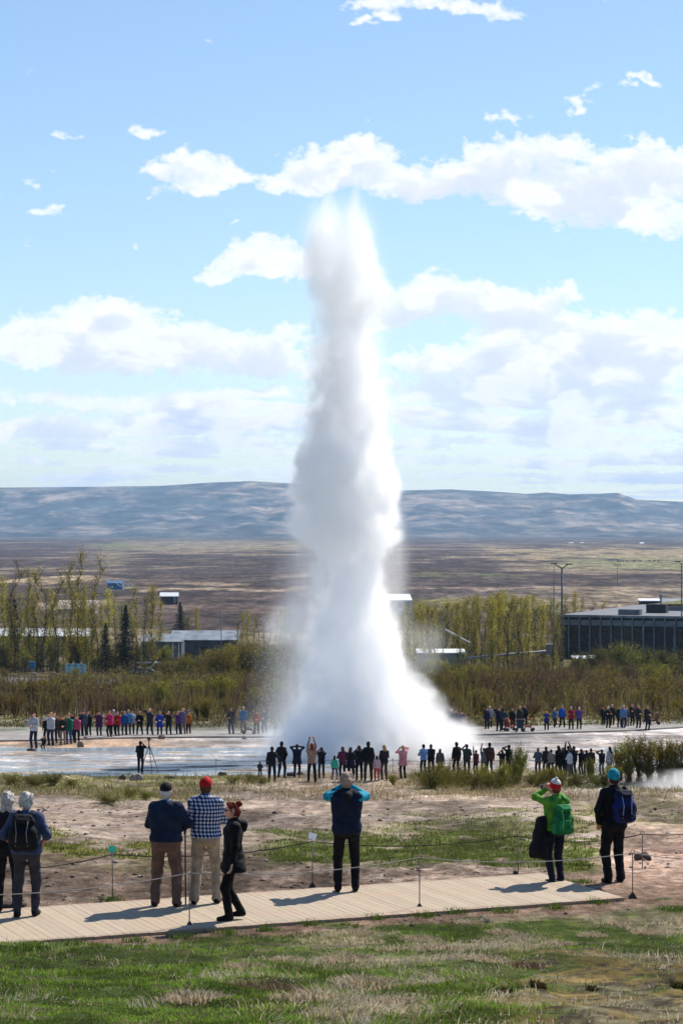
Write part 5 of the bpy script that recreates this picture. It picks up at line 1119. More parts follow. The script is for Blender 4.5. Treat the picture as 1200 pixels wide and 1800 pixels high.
def person(loc, H, rz, label, jacket=(30, 30, 36), pants=(28, 28, 34), hair=(60, 40, 28), hat=None, hatcol=None, pose=None, h=.03, girth=1.0, hem=.86, coat=0.0, longhair=0.0, bun=False, hood=None, sleeves=1.0,
           skin=SKIN, yaw=0.0, pitch=0.0, shoes=(24, 22, 22), jmat=None, group=None, yoke=None, collar=None, folds=0.0, wide=1.0, glasses=False):
    PCOUNT[0] += 1; seed = PCOUNT[0]
    root = empty('person', loc, rz, label, 'person', group, scale=H/1.75)
    J = skeleton(**(pose or {}), girth=girth); f = rot_head(J, yaw, pitch); fine = h < .015
    mk('body', body_prims(J, fine, f, girth), h*.75 if fine else h, .03, fabric(skin, 'skin'), root)
    dz = J['pel'][2]-.95
    fd = (lambda X, Y, Z: -folds*(fbm(X*9, Y*9, Z*17+seed, o=3, seed=seed)-.5)) if folds else None
    # trousers
    o = .022; pr = []
    p = J['pel']; X_ = V3(1, 0, 0)
    pr += [(p-X_*.075*girth, p+X_*.075*girth, .108*girth+o*.6, .108*girth+o*.6), (p-X_*.072+V3(0, -.045, -.04), p+X_*.072+V3(0, -.045, -.04), .085+o*.5, .085+o*.5), (J['waist']-X_*.06*girth-V3(0, 0, .06), J['waist']+X_*.06*girth-V3(0, 0, .06), .094*girth, .094*girth)]
    for n in 'LR':
        pr += [(J['hip'+n], J['kne'+n], (.086*girth+o*.5)*min(wide, 1.1), .058*wide+o*.5), (J['kne'+n], J['ank'+n]+V3(0, -.01, -.01), .058*wide+o*.5, .050*wide+o*.4)]
    mk('trousers', pr, h, .035, fabric(pants), root, fd and (lambda X, Y, Z: -folds*1.3*(fbm(X*8, Y*8, Z*15+seed, o=3, seed=seed+50)-.5)))
    for n in 'LR':
        a = J['ank'+n]; toe = V3(0.02*(1 if n == 'R' else -1), .165, 0)
        zf = a[2]-.085
        mk('shoe', [(a+V3(0, -.035, -.035), a+V3(0, .03, -.03), .047, .047), (a+V3(0, .03, -.045), a+toe*V3(1, .9, 1)+V3(0, 0, -.052), .046, .036), (a+V3(0, -.01, 0), a+V3(0, -.01, .03), .046, .045)],
           min(h, .024), .02, fabric(shoes, 'leather'), root, clip=lambda S, X, Y, Z, zf=zf: np.maximum(S, zf-Z))
    # upper garment
    pr = torso_prims(J, .034, girth)
    if coat: 
        q = J['pel']*1.0; q[2] = hem+dz+.03; pr += [(J['pel']-X_*.07, q-X_*(.09+coat*.5), .12+o, .10+coat), (J['pel']+X_*.07, q+X_*(.09+coat*.5), .12+o, .10+coat), (q-X_*(.08+coat*.5), q+X_*(.08+coat*.5), .10+coat, .10+coat)]
    if collar is None: pr.append((J['neck']-V3(0, 0, .02), J['neck']+V3(0, .004, .045), .078, .068))
    slv = []
    for n in 'LR':
        E, Wr = J['elb'+n], J['wri'+n]
        slv.append((J['sho'+n], E, .068, .056))
        e = E+(Wr-E)*min(1, sleeves)*.96
        if sleeves > .1: slv.append((E, e, .056, .056-.014*sleeves))
    hz = hem+dz
    cl = lambda S, X, Y, Z: np.where(Z < hz+.15, np.maximum(S, np.where(np.abs(X) < .62, hz-Z, -1)) if True else S, S)
    armlow = min(J['wriL'][2], J['wriR'][2])
    def clipj(S, X, Y, Z):
        near = np.abs(X) < .235*max(girth, 1)+coat
        return np.where(near, np.maximum(S, hz-Z), S)
    jm = jmat or fabric(jacket)
    if armlow < hz+.1:      # sleeves hang past the hem: make torso first, arms as part of the same garment mesh
        V1, F1 = sdf_grid(pr, h, .04, pad=.03, disp=fd, clip=lambda S, X, Y, Z: np.maximum(S, hz-Z)); V2, F2 = sdf_grid(slv, h, .03, pad=.03, disp=fd)
        link('jacket', mesh_np('jacket', np.concatenate([V1, V2]), np.concatenate([F1, F2+len(V1)]), jm), root)
    else: mk('jacket', pr+slv, h, .04, jm, root, fd, clipj)
    if yoke:
        pr2 = [(J['shoL'], J['shoR'], .082, .082), (J['chest']+V3(-.10, 0, .05), J['chest']+V3(.10, 0, .05), .115, .115)]+[(a, b, ra+.006, rb+.006) for a, b, ra, rb in slv]
        zy = J['chest'][2]+.035
        mk('yoke', pr2, h, .04, fabric(yoke), root, clip=lambda S, X, Y, Z: np.where(np.abs(X) < .20, np.maximum(S, zy-Z), S))
    if collar: mk('collar', [(J['neck']-V3(0, -.0, .02), J['neck']+V3(0, .0, .03), .074, .066)], min(h, .02), .02, fabric(collar), root)
    # hair / headwear
    hm = fabric(hair, 'hair')
    if hat != 'beanie':
        def hclip(S, X, Y, Z):
            q0 = f(0, .045, .035); dirf = f(0, 1, -.55)-f(0, 0, 0); dirf /= np.linalg.norm(dirf)
            return np.maximum(S, (X-q0[0])*dirf[0]+(Y-q0[1])*dirf[1]+(Z-q0[2])*dirf[2])
        hp = [(f(0, -.014, .028), (.087, .107, .106) if not hat else (.080, .096, .092))]
        V, F = sdf_grid(hp+[(f(0, -.05, -.02), (.076, .066, .085))], min(h, .024), .03, pad=.03, clip=hclip, disp=(lambda X, Y, Z: -.085*(fbm(X*22, Y*22, Z*16, o=3, seed=seed)-.42)) if fine and not hat else None)
        if longhair:
            b = f(0, -.075, -.03); V2, F2 = sdf_grid([(b+V3(-.04, .01, 0), b+V3(-.05, -.02, -longhair), .055, .045), (b+V3(.04, .01, 0), b+V3(.05, -.02, -longhair), .055, .045)], min(h, .024), .04, pad=.03)
            V, F = np.concatenate([V, V2]), np.concatenate([F, F2+len(V)])
        if bun:
            V2, F2 = sdf_grid([(f(0, -.105, .105), (.05, .05, .048)), (f(0, -.07, .08), f(0, -.09, .09), .045, .04)], .011, .02, pad=.03, disp=lambda X, Y, Z: -.02*(fbm(X*45, Y*45, Z*45, o=3)-.45))
            V, F = np.concatenate([V, V2]), np.concatenate([F, F2+len(V)])
        link('hair', mesh_np('hair', V, F, hm), root)
    if hat in ('cap', 'capback'):
        d = 1
        q0 = f(0, 0, .035); upv = f(0, -.25, 1)-f(0, 0, 0); upv /= np.linalg.norm(upv)
        mk('cap', [(f(0, -.012, .032), (.092, .112, .106)), (f(-.035, .085, .045), f(-.03, .165, .03), .018, .012), (f(.035, .085, .045), f(.03, .165, .03), .018, .012), (f(0, .10, .045), f(0, .175, .03), .018, .012)], min(h, .024), .02, fabric(hatcol), root,
           clip=lambda S, X, Y, Z: np.maximum(S, -((X-q0[0])*upv[0]+(Y-q0[1])*upv[1]+(Z-q0[2])*upv[2])))
    if hat == 'beanie':
        q0 = f(0, 0, -.015); upv = f(0, -.35, 1)-f(0, 0, 0); upv /= np.linalg.norm(upv)
        mk('hair', [(f(0, -.03, .0), (.084, .085, .10))], min(h, .024), .02, hm, root, clip=lambda S, X, Y, Z: np.maximum(S, np.where(Y > f(0, .03, 0)[1], 1., -1.)*0+S))
        mk('knit_hat', [(f(0, -.012, .045), (.096, .115, .122))], min(h, .02), .02, fabric(hatcol), root, clip=lambda S, X, Y, Z: np.maximum(S, -((X-q0[0])*upv[0]+(Y-q0[1])*upv[1]+(Z-q0[2])*upv[2])), disp=(lambda X, Y, Z: -.006*(np.sin(Z*300)*.5)) if fine else None)
    if hood:
        n0 = J['neck']; mk('hood', [(n0+V3(-.085, -.03, .03), n0+V3(0, -.13, -.03), .045, .062), (n0+V3(.085, -.03, .03), n0+V3(0, -.13, -.03), .045, .062), (n0+V3(0, -.13, -.03), n0+V3(0, -.14, -.10), .062, .05)], min(h, .02), .04, fabric(hood), root)
    if glasses:
        g = MB(); 
        for s in (-1, 1):
            c = f(s*.033, .098, .012); g.ball(tuple(c), (.026, .010, .021), 12); g.tube([tuple(f(s*.055, .09, .018)), tuple(f(s*.082, .0, .012))], .004, 6)
        g.tube([tuple(f(-.012, .102, .018)), tuple(f(.012, .102, .018))], .004, 6)
        g.build('sunglasses', fabric((16, 16, 18), 'dark_glass'), root, True)
    return root, J
def at_pixel(px, foot): return ground_at(px, foot)
def back_point(root, J, p):
    """joint-space point -> world"""
    s = root.scale[0]; c, n = math.cos(root.rotation_euler[2]), math.sin(root.rotation_euler[2])
    return Vector((root.location[0]+s*(p[0]*c-p[1]*n), root.location[1]+s*(p[0]*n+p[1]*c), root.location[2]+s*p[2]))
# ------------------------------------------------------------------ people on the boardwalk
def tall(loc, top, foot): return (foot-top)/FPX*loc[1]
def hold(name, root, J, cat, label, builder, at=None, tilt=0.0):
    p = (J['wriL']+J['wriR'])/2+V3(0, .11, .03) if at is None else at
    e = empty(name, back_point(root, J, p), root.rotation_euler[2], label, cat, scale=root.scale[0]); builder(e); return e
BLACK = mat('black_plastic', (.012, .012, .013), .4, .1, 20, spec=.4)
GLASS = mat('dark_lens', (.01, .012, .02), .08, .05, 5, spec=.8)
def photo_camera(e):
    b = MB().box((0, 0, 0), (.135, .06, .09)).box((0, -.005, .058), (.055, .05, .03), taper=.7).box((.05, .025, 0), (.035, .03, .085)); b.build('camera_body', BLACK, e)
    MB().tube([(0, .03, -.005), (0, .06, -.005), (0, .13, -.005)], [.036, .038, .034], 14).build('lens', BLACK, e, True)
    MB().tube([(0, .131, -.005), (0, .134, -.005)], .028, 14).build('front_glass', GLASS, e)
def phone(e):
    MB().box((0, 0, 0), (.075, .010, .15)).build('case', BLACK, e); MB().box((0, -.0065, 0), (.066, .002, .135)).build('screen', GLASS, e)
def backpack(root, J, main, trim, label, s=1.0, shift=0.0, low=0.0, h=.012, grey=None):
    e = empty('backpack', back_point(root, J, V3(shift, 0, .95)), root.rotation_euler[2], label, 'backpack', scale=root.scale[0])
    z0 = -.95; c = J['chest']; y = c[1]-.20; B = lambda x, yy, z: V3(x, yy, z+z0-low)
    m1, m2 = fabric(main), fabric(trim)
    pr = [(B(-.10*s, y-.03, 1.38), B(.10*s, y-.03, 1.38), .07, .07), (B(-.105*s, y-.05, 1.22), B(.105*s, y-.05, 1.22), .10, .10), (B(-.10*s, y-.05, 1.06), B(.10*s, y-.05, 1.06), .095, .095)]
    d = lambda X, Y, Z: -.02*(fbm(X*14, Y*14, Z*20, o=3, seed=77)-.5)
    mk('pack', pr, h, .06, m1, e, d)
    mk('front_pocket', [(B(-.075*s, y-.115, 1.18), B(.075*s, y-.115, 1.18), .06, .06), (B(-.075*s, y-.115, 1.08), B(.075*s, y-.115, 1.08), .06, .06)], h, .05, m2, e, d)
    mk('lid', [(B(-.095*s, y-.06, 1.435), B(.095*s, y-.06, 1.435), .055, .05), (B(-.08*s, y-.13, 1.40), B(.08*s, y-.13, 1.40), .03, .03)], h, .05, m2, e, d)
    for q in (-1, 1):
        mk('side_pocket', [(B(q*.17*s, y-.04, 1.15), B(q*.165*s, y-.04, 1.03), .045, .05)], h, .03, m2, e)
        t = MB(); t.tube([tuple(B(q*x, yy, z+low)) for x, yy, z in ((.085, c[1]-.17, 1.44), (.095, c[1]-.07, 1.505), (.10, c[1]+.04, 1.485), (.11, c[1]+.145, 1.36), (.135, c[1]+.13, 1.2), (.16, c[1]+.02, 1.08), (.14, c[1]-.13, 1.03))], .022, 8)
        t.build('shoulder_strap', m2, e, True)
        g = MB(); g.tube([tuple(B(q*.09*s, y-.155, 1.40)), tuple(B(q*.07*s, y-.185, 1.24)), tuple(B(q*.085*s, y-.165, 1.05))], .007, 6); g.build('buckle_strap', fabric(grey) if grey else BLACK, e, True)
    return e
HF = .0115
loc = deck_pt(14, 1601)
r, J = person(loc, tall(loc, 1394, 1601), .05, 'woman with a grey bob in black, arm stretched out, left of the backpack man', (24, 24, 28), (22, 22, 27), (176, 172, 166), pose=dict(armL='reach', armR='down', stagger=.1), h=HF, hem=.84, longhair=.10, sleeves=.2, folds=.022, yaw=-.1)
loc = deck_pt(47, 1611)
r, J = person(loc, tall(loc, 1395, 1611), -.06, 'white-haired man in a blue shirt and dark grey trousers wearing a black backpack', (58, 70, 98), (54, 54, 62), (190, 186, 180), pose=dict(armL='hip', armR='hip', stance=.115, stagger=.14), h=HF, hem=.90, sleeves=.18, folds=.03, girth=1.06, collar=(120, 140, 176), skin=(190, 128, 100))
backpack(r, J, (20, 21, 26), (28, 29, 34), 'black backpack on the white-haired man in the blue shirt', 1.0, h=HF, grey=(120, 122, 128))
loc = deck_pt(292, 1593)
r, J = person(loc, tall(loc, 1377, 1593), -.08, 'broad man in a navy sweater, brown trousers and black cap', (26, 38, 62), (104, 82, 72), (200, 196, 190), 'capback', (30, 28, 32), dict(armL='front', armR=((.17, .20, 1.06), (1, -.5, -.2)), stance=.16, stagger=-.06), h=HF, girth=1.13, hem=.93, folds=.030, collar=(120, 150, 196), wide=1.18, skin=(198, 136, 108))
st = empty('walking_stick', (loc[0]+.27, loc[1]+.16, DECK_Z), 0, 'thin dark walking stick in the hand of the man in the navy sweater', 'walking stick')
b = MB(); b.tube([(0, 0, 0), (-.004, -.003, .5), (-.006, -.006, 1.02)], .011, 8); b.build('shaft', BLACK, st, True)
b = MB(); b.tube([(-.006, -.10, 1.03), (-.006, -.03, 1.055), (-.006, .05, 1.045)], .017, 8); b.build('handle', fabric((60, 44, 34), 'leather'), st, True)
loc = deck_pt(362, 1588)
def gingham():
    m = bpy.data.materials.new('gingham_shirt'); m.use_nodes = True; t = m.node_tree; b = t.nodes['Principled BSDF']
    oc = nd(t, 'ShaderNodeTexCoord').outputs['Object']; x, y, z = nd(t, 'ShaderNodeSeparateXYZ', oc).outputs
    p = .052
    st = lambda v: sstep(t, mth(t, 'ABSOLUTE', mth(t, 'SUBTRACT', mth(t, 'FRACT', mth(t, 'DIVIDE', v, p)), .5)), .21, .27)
    a = st(mth(t, 'ADD', x, mth(t, 'MULTIPLY', y, .8))); c = st(z); s = mth(t, 'MULTIPLY', mth(t, 'ADD', a, c), .5)
    n = noise(t, oc, 7, 3)
    c1 = mixc(t, sstep(t, s, 0, .5), lin(22, 28, 56), lin(88, 104, 152)); c2 = mixc(t, sstep(t, s, .5, 1), c1, lin(226, 226, 230))
    t.links.new(mixc(t, mth(t, 'MULTIPLY', n, .3), c2, (.02, .02, .04)), b.inputs['Base Color']); b.inputs['Roughness'].default_value = .85; b.inputs['Specular IOR Level'].default_value = .2
    return m
r, J = person(loc, tall(loc, 1368, 1588), -.1, 'man in a blue and white checked shirt, beige trousers and red cap', (60, 70, 110), (158, 144, 124), (90, 60, 44), 'cap', (190, 24, 32), dict(armL='front', armR='front', stance=.15, stagger=.12), h=HF, girth=1.02, hem=.93, folds=.030, jmat=gingham(), wide=1.15, skin=(196, 132, 104))
loc = deck_pt(410, 1617)
r, J = person(loc, tall(loc, 1412, 1617), PI/2+.15, 'red-haired woman with a hair bun and sunglasses in a long black hooded coat', (18, 18, 22), (17, 17, 20), (120, 44, 30), pose=dict(armL='down', armR='down', stance=.07, walk=-.20), h=HF, hem=.74, coat=.075, bun=True, hood=(19, 19, 23), folds=.02, yaw=.0, skin=(224, 164, 142), glasses=True, shoes=(14, 14, 15), girth=1.0)
loc = deck_pt(609, 1567)
r, J = person(loc, tall(loc, 1360, 1567), 0, 'grey-haired man in a navy jacket with turquoise sleeves raising a camera', (20, 30, 54), (16, 16, 20), (158, 140, 126), pose=dict(armL=((.075, .24, 1.53), (1, -.15, -.75)), armR=((.075, .24, 1.53), (1, -.15, -.75)), stance=.13, stagger=.06), h=HF, hem=.86, yoke=(14, 142, 172), hood=(18, 22, 34), folds=.03, girth=1.06, shoes=(30, 26, 24))
hold('photo_camera', r, J, 'camera', 'black camera held to the eye by the man with turquoise sleeves', photo_camera)
loc = deck_pt(976, 1553, CAMZ-5.44)
r, J = person(loc, tall(loc, 1374, 1553), .45, 'woman in a lime green jacket and red and white knit hat taking a photo', (86, 142, 44), (24, 28, 44), (104, 62, 40), 'beanie', (196, 30, 36), dict(armL=((.05, .24, 1.60), (1, 0, -.6)), armR=((.05, .24, 1.58), (1, 0, -.6)), stance=.10, stagger=.05), h=HF, hem=.92, folds=.025, skin=(206, 150, 122), girth=.95, longhair=.06)
f = rot_head(J); q0 = f(0, -.03, .10)
mk('white_crown', [(f(0, -.012, .048), (.099, .118, .125))], HF, .02, fabric((226, 222, 216)), r, clip=lambda S, X, Y, Z: np.maximum(S, -((Z-q0[2])*.95-(Y-q0[1])*.3)))
mk('pompom', [(f(0, -.045, .175), (.028, .028, .026))], HF, .02, fabric((232, 228, 222)), r)
hold('photo_camera', r, J, 'camera', 'black camera raised by the woman in the lime green jacket', photo_camera)
backpack(r, J, (26, 104, 64), (34, 128, 76), 'green backpack on the woman in the lime jacket', .95, low=.10, h=HF, grey=(110, 190, 80))
e = empty('spare_jacket', back_point(r, J, V3(-.27, .02, .62)), .45, 'black jacket hanging from the arm of the woman in lime green', 'jacket')
mk('draped_cloth', [((0, 0, .42), (-.02, .02, .20), .08, .11), ((-.02, .02, .20), (-.06, .0, -.02), .11, .13), ((.05, -.04, .1), (.02, -.05, -.12), .06, .05), ((-.12, .03, .02), (-.15, .04, -.10), .06, .04)], HF, .06, fabric((22, 22, 27)), e, lambda X, Y, Z: -.05*(fbm(X*14, Y*14, Z*7, o=3, seed=5)-.5))
loc = deck_pt(1078, 1551, CAMZ-5.45)
r, J = person(loc, tall(loc, 1356, 1551), .30, 'tall person in a black jacket, black trousers and turquoise knit hat', (19, 19, 23), (20, 20, 24), (60, 44, 34), 'beanie', (36, 150, 170), dict(armL='pocket', armR='pocket', stance=.13, stagger=.12), h=HF, hem=.86, folds=.028, wide=1.15, skin=(206, 150, 122))
backpack(r, J, (24, 36, 96), (18, 22, 48), 'blue backpack on the person in black with the turquoise hat', .92, shift=.07, h=HF, grey=(150, 160, 200))
# ------------------------------------------------------------------ crowds round the pool
BK = (24, 24, 29); NV = (28, 34, 58); DG = (44, 46, 52); GR = (100, 100, 104); JN = (44, 56, 88); BE = (170, 152, 126)
BRN, BLD, WHT, DRK = (70, 46, 32), (176, 138, 92), (206, 202, 196), (34, 26, 22)
NEAR = 'spectators standing on the near side of the geyser'; FAR = 'spectators on the path beyond the geyser'
P_ = dict
CROWD = [
 # near side, from left to right: column, head row, foot row, facing, top, legs, hair, options, label
 (457,1338,1369,'A',(70,50,48),DG,BRN,P_(pose=P_(armL='front',armR='front')),'small child in dull red beside the first standing adult of the near crowd'),
 (478,1312,1375,'A',BK,BK,(70,40,30),P_(pose=P_(armL='down',armR='side',walk=.34)),'striding brown-haired adult in black at the left end of the near crowd'),
 (495,1303,1367,'A',BK,BK,DRK,P_(pose=P_(armL='pocket',armR='hip',stance=.16)),'tall adult in black just right of the striding one in the near crowd'),
 (522,1308,1366,'A',NV,(30,30,44),DRK,P_(hem=.72,coat=.05,pose=P_(armL='head',armR='head')),'adult in a long navy coat with hands up to the head'),
 (548,1306,1375,'A',(160,130,112),BK,(128,58,34),P_(longhair=.16,pose=P_(armL='up',armR='up',stance=.15)),'red-haired woman in a beige top holding a camera overhead'),
 (565,1313,1368,'A',BK,DG,(60,56,54),P_(pose=P_(armL='camera',armR='camera')),'adult in black right of the red-haired woman with the raised camera'),
 (588,1328,1370,'A',(70,190,160),(66,96,140),DRK,P_(longhair=.14,pose=P_(stance=.2)),'child in a turquoise top and blue leggings'),
 (602,1312,1369,'A',(92,36,66),BK,(90,60,46),P_(longhair=.15,pose=P_(armL='front',armR='front')),'woman in a plum jacket right of the turquoise child'),
 (616,1313,1374,'A',(26,26,40),BK,(64,42,32),P_(hem=.70,coat=.05,longhair=.1,pose=P_(armL='front',armR='front')),'woman in a long dark coat next to the plum jacket'),
 (631,1310,1371,'A',(28,32,48),BK,BRN,P_(pose=P_(armL='camera',armR='camera')),'adult in dark blue photographing, left of the tallest man of the near crowd'),
 (647,1303,1372,'A',BK,(38,48,44),DRK,P_(pose=P_(armL='hip',armR='down',stance=.14)),'tallest man of the near crowd, black jacket over dark green trousers'),
 (662,1328,1371,'A',(206,170,180),(178,38,60),(50,34,28),P_(longhair=.1),'child in a pale pink top and red trousers'),
 (675,1309,1371,'A',(32,34,42),(70,74,70),BLD,P_(longhair=.16,pose=P_(armL='down',armR='front')),'blonde woman in a dark jacket right of the child in red trousers'),
 (708,1310,1368,'A',(208,140,152),BK,(196,158,110),P_(hem=.70,coat=.06,longhair=.08,pose=P_(armL='camera',armR='head')),'blonde woman in a pink coat standing alone'),
 (744,1308,1362,'A',(120,152,204),(40,40,48),DRK,P_(pose=P_(armL='front',armR='front')),'man in a light blue shirt at the edge of the green shrubs'),
 (757,1308,1362,'A',BK,BK,DRK,P_(pose=P_(armL='cross',armR='cross')),'man in black with folded arms beside the light blue shirt'),
 (773,1316,1362,'A',(92,84,84),(120,100,80),(66,50,42),P_(longhair=.2),'person with long hair in grey brown behind the green shrubs'),
 (802,1304,1362,'A',BK,BK,DRK,P_(pose=P_(stance=.15)),'broad person in a black shirt right of the long-haired one'),
 (820,1308,1362,'A',(56,62,58),DG,DRK,P_(pose=P_(armL='phone',armR='front')),'person in grey green lifting a phone with the left hand'),
 (836,1318,1362,'A',(92,40,44),BK,DRK,P_(pose=P_(armL='up',armR='front')),'shorter person in dark red reaching one arm up'),
 (850,1314,1362,'A',(92,96,104),DG,BRN,P_(pose=P_(armL='up',armR='phone')),'person in grey with both arms raised beside the brown jacket'),
 (860,1305,1362,'A',(66,44,40),BK,DRK,P_(),'tall person in a brown jacket behind the grey raised arms'),
 (882,1317,1362,'A',(36,38,36),DG,(96,60,40),P_(pose=P_(armL='camera',armR='camera')),'brown-haired person in dark green left of the tall pointed shrub'),
 (894,1309,1362,'A',BK,DG,DRK,P_(pose=P_(armL='head',armR='front')),'dark-haired person touching the shrub right of the brown-haired one'),
 (945,1314,1362,'A',(92,100,118),DG,(110,106,100),P_(pose=P_(armL='front',armR='front')),'grey-haired person in blue grey right of the pointed shrub'),
 (959,1312,1362,'A',(50,50,44),DG,DRK,P_(),'person in dark olive between the blue grey and the pale jacket'),
 (968,1317,1362,'A',(150,140,128),DG,DRK,P_(hat='cap',hatcol=(40,40,44)),'person in a pale jacket and dark cap behind the shrubs'),
 (981,1310,1362,'A',BK,BK,DRK,P_(longhair=.14),'first black-clad person of the tight group right of the pale jacket'),
 (989,1313,1362,'A',(34,34,40),BK,(120,100,84),P_(pose=P_(armL='camera',armR='camera')),'person in charcoal in the middle of the tight dark group'),
 (998,1311,1362,'A',BK,DG,DRK,P_(pose=P_(armL='up',armR='up')),'person in black with a camera high above the tight dark group'),
 (1001,1317,1364,'A',(224,224,228),(110,110,110),DRK,P_(hem=.8,pose=P_(armL='front',armR='front')),'person in a white jacket in front of the tight dark group'),
 (1008,1311,1362,'A',(30,32,44),BK,DRK,P_(pose=P_(armL='front',armR='camera')),'person in dark navy right behind the white jacket'),
 (1021,1316,1362,'A',BK,DG,DRK,P_(pose=P_(armL='camera',armR='down')),'person in black at the right end of the tight dark group'),
 (1030,1318,1362,'A',(40,40,44),DG,DRK,P_(pose=P_(armL='phone',armR='front')),'slim person in charcoal holding a phone up beside a shrub'),
 (1038,1315,1362,'A',(44,46,38),DG,DRK,P_(),'person in moss green behind the small round shrub'),
 (1057,1317,1362,'A',(34,36,44),(100,100,110),DRK,P_(pose=P_(armL='head',armR='front')),'person in dark blue with an elbow out, left of the white and black jacket'),
 (1071,1312,1363,'A',(210,214,222),(150,148,146),DRK,P_(hem=.8,longhair=.12,hood=(40,40,40)),'long-haired person in a white jacket, last before the big willow shrub'),
 (1085,1318,1362,'A',(66,52,42),DG,(110,84,60),P_(pose=P_(armL='up',armR='front')),'person in brown waving an arm at the edge of the big willow shrub'),
 # far side, left
 (60,1252,1316,'F',(200,196,200),(34,38,58),(60,36,30),P_(pose=P_(armL='front',armR='front'),yaw=.4),'woman in a white top and navy jeans at the left end of the far crowd'),
 (77,1287,1317,'F',BK,BK,(150,120,96),P_(pose=P_(crouch=.38,armL='camera',armR='camera')),'person in black crouching to take a photo by the left shore'),
 (83,1254,1306,'F',BK,BK,DRK,P_(),'person in black behind the crouching photographer'),
 (90,1252,1310,'F',(206,208,216),(40,46,66),BLD,P_(pose=P_(armL='camera',armR='camera')),'person in a white shirt photographing, left of the brown jacket'),
 (96,1254,1307,'F',(54,42,36),DG,BLD,P_(pose=P_(armL='camera',armR='head')),'person in a brown jacket beside the white shirt'),
 (102,1256,1300,'F',(176,44,40),BK,DRK,P_(),'person in red half hidden behind the brown jacket'),
 (111,1258,1309,'F',(30,40,36),(174,146,118),BRN,P_(pose=P_(armL='front',armR='front')),'person in a dark green jacket and beige trousers on the left shore'),
 (122,1256,1308,'F',(20,126,100),(52,82,136),(110,84,64),P_(pose=P_(armL='camera',armR='camera')),'person in a bright green jacket and blue jeans on the left shore'),
 (128,1252,1304,'F',(30,32,40),BK,DRK,P_(),'dark figure between the bright green and the pink tops'),
 (136,1258,1306,'F',(204,84,130),BK,(150,104,76),P_(pose=P_(armL='camera',armR='camera')),'woman in a pink top under a black jacket on the left shore'),
 (143,1249,1296,'F',(30,32,50),DG,BRN,P_(),'person in dark blue right behind the pink top'),
 (148,1249,1296,'F',(80,96,120),DG,DRK,P_(pose=P_(armL='camera',armR='camera')),'person in slate blue on the path left of the black pair of arms'),
 (157,1250,1295,'F',BK,BK,(110,90,76),P_(pose=P_(armL='camera',armR='head')),'person in black left of the purple coat on the path'),
 (175,1250,1296,'F',(92,36,100),(50,26,50),DRK,P_(hem=.7,coat=.05,pose=P_(armL='camera',armR='camera')),'person in a purple coat on the far path'),
 (193,1249,1298,'F',(224,42,116),BK,(150,120,100),P_(pose=P_(armL='front',armR='front')),'woman in a hot pink jacket on the far path'),
 (200,1247,1294,'F',(170,164,160),DG,WHT,P_(),'pale-haired person between the hot pink and the red jackets'),
 (207,1251,1296,'F',(196,36,40),BK,(150,140,130),P_(pose=P_(armL='cross',armR='cross')),'person in a red jacket on the left far path'),
 (219,1250,1295,'F',(40,96,178),DG,(150,130,110),P_(),'person in a mid blue jacket right of the red one'),
 (226,1247,1294,'F',(96,160,214),(60,80,110),(170,150,130),P_(),'person in a light blue jacket beside the mid blue one'),
 (232,1248,1293,'F',(214,214,220),BK,DRK,P_(),'person in white right behind the light blue jacket'),
 (246,1250,1294,'F',BK,BK,(180,150,126),P_(pose=P_(armL='front',armR='front',stance=.2)),'person in black standing legs apart, alone between white and grey'),
 (264,1245,1294,'F',(56,58,70),(36,40,54),(180,160,140),P_(pose=P_(armL='camera',armR='head',stance=.18)),'tall person in dark grey shading the eyes on the far path'),
 (281,1250,1294,'F',(40,74,196),BK,(160,150,140),P_(hem=.66,coat=.05,pose=P_(armL='front',armR='front')),'person in a long royal blue coat on the far path'),
 (297,1250,1294,'F',BK,BK,(170,160,150),P_(pose=P_(armL='camera',armR='camera',stance=.16)),'person in black right of the royal blue coat'),
 (314,1250,1293,'F',(120,70,150),BK,(160,140,120),P_(pose=P_(armL='camera',armR='camera')),'person in a violet jacket left of the mauve one'),
 (322,1245,1293,'F',(128,116,150),(140,124,120),BLD,P_(pose=P_(armL='head',armR='camera')),'person in mauve with pale trousers next to the orange jacket'),
 (332,1251,1292,'F',(214,122,50),(90,50,50),(150,130,110),P_(),'person in an orange jacket at the right end of the left far row'),
 (407,1243,1293,'F',(50,44,56),(48,62,104),BRN,P_(pose=P_(armL='head',armR='front')),'person in dark grey and blue jeans with a hand at the head beside the spray'),
 (428,1242,1291,'F',(58,134,184),(160,140,116),WHT,P_(),'person in a sky blue jacket and beige trousers left of the spray'),
 (451,1249,1292,'F',(206,70,40),DG,DRK,P_(pose=P_(armL='front',armR='front')),'person in an orange red vest left of the spray'),
 (465,1246,1291,'F',(60,64,74),(54,60,80),BRN,P_(pose=P_(armL='front',armR='front')),'person in dark grey right of the orange red vest'),
 (484,1271,1297,'F',(96,100,112),DG,BRN,P_(pose=P_(crouch=.05)),'small child in grey at the edge of the spray'),
 (516,1252,1294,'F',(196,110,130),DG,BRN,P_(),'person in pink seen through the falling spray'),
 # behind the steam on the right
 (764,1250,1291,'F',(206,206,210),DG,WHT,P_(),'person in white half lost in the ground steam'),
 (777,1253,1290,'F',(110,106,120),DG,WHT,P_(),'person in grey standing in the edge of the ground steam'),
 (793,1246,1292,'F',(84,84,104),DG,WHT,P_(pose=P_(walk=.3)),'pale-haired person in slate walking out of ground steam'),
 (800,1247,1290,'F',(60,60,72),DG,BRN,P_(),'brown-haired person in charcoal at the right edge of the ground steam'),
 (811,1250,1290,'F',(74,52,110),DG,BRN,P_(pose=P_(armL='camera',armR='camera')),'person in purple at the right edge of the ground steam'),
 # far side, right
 (855,1243,1284,'F',(30,34,52),BK,DRK,P_(),'person in dark navy left of the white cap on the right far path'),
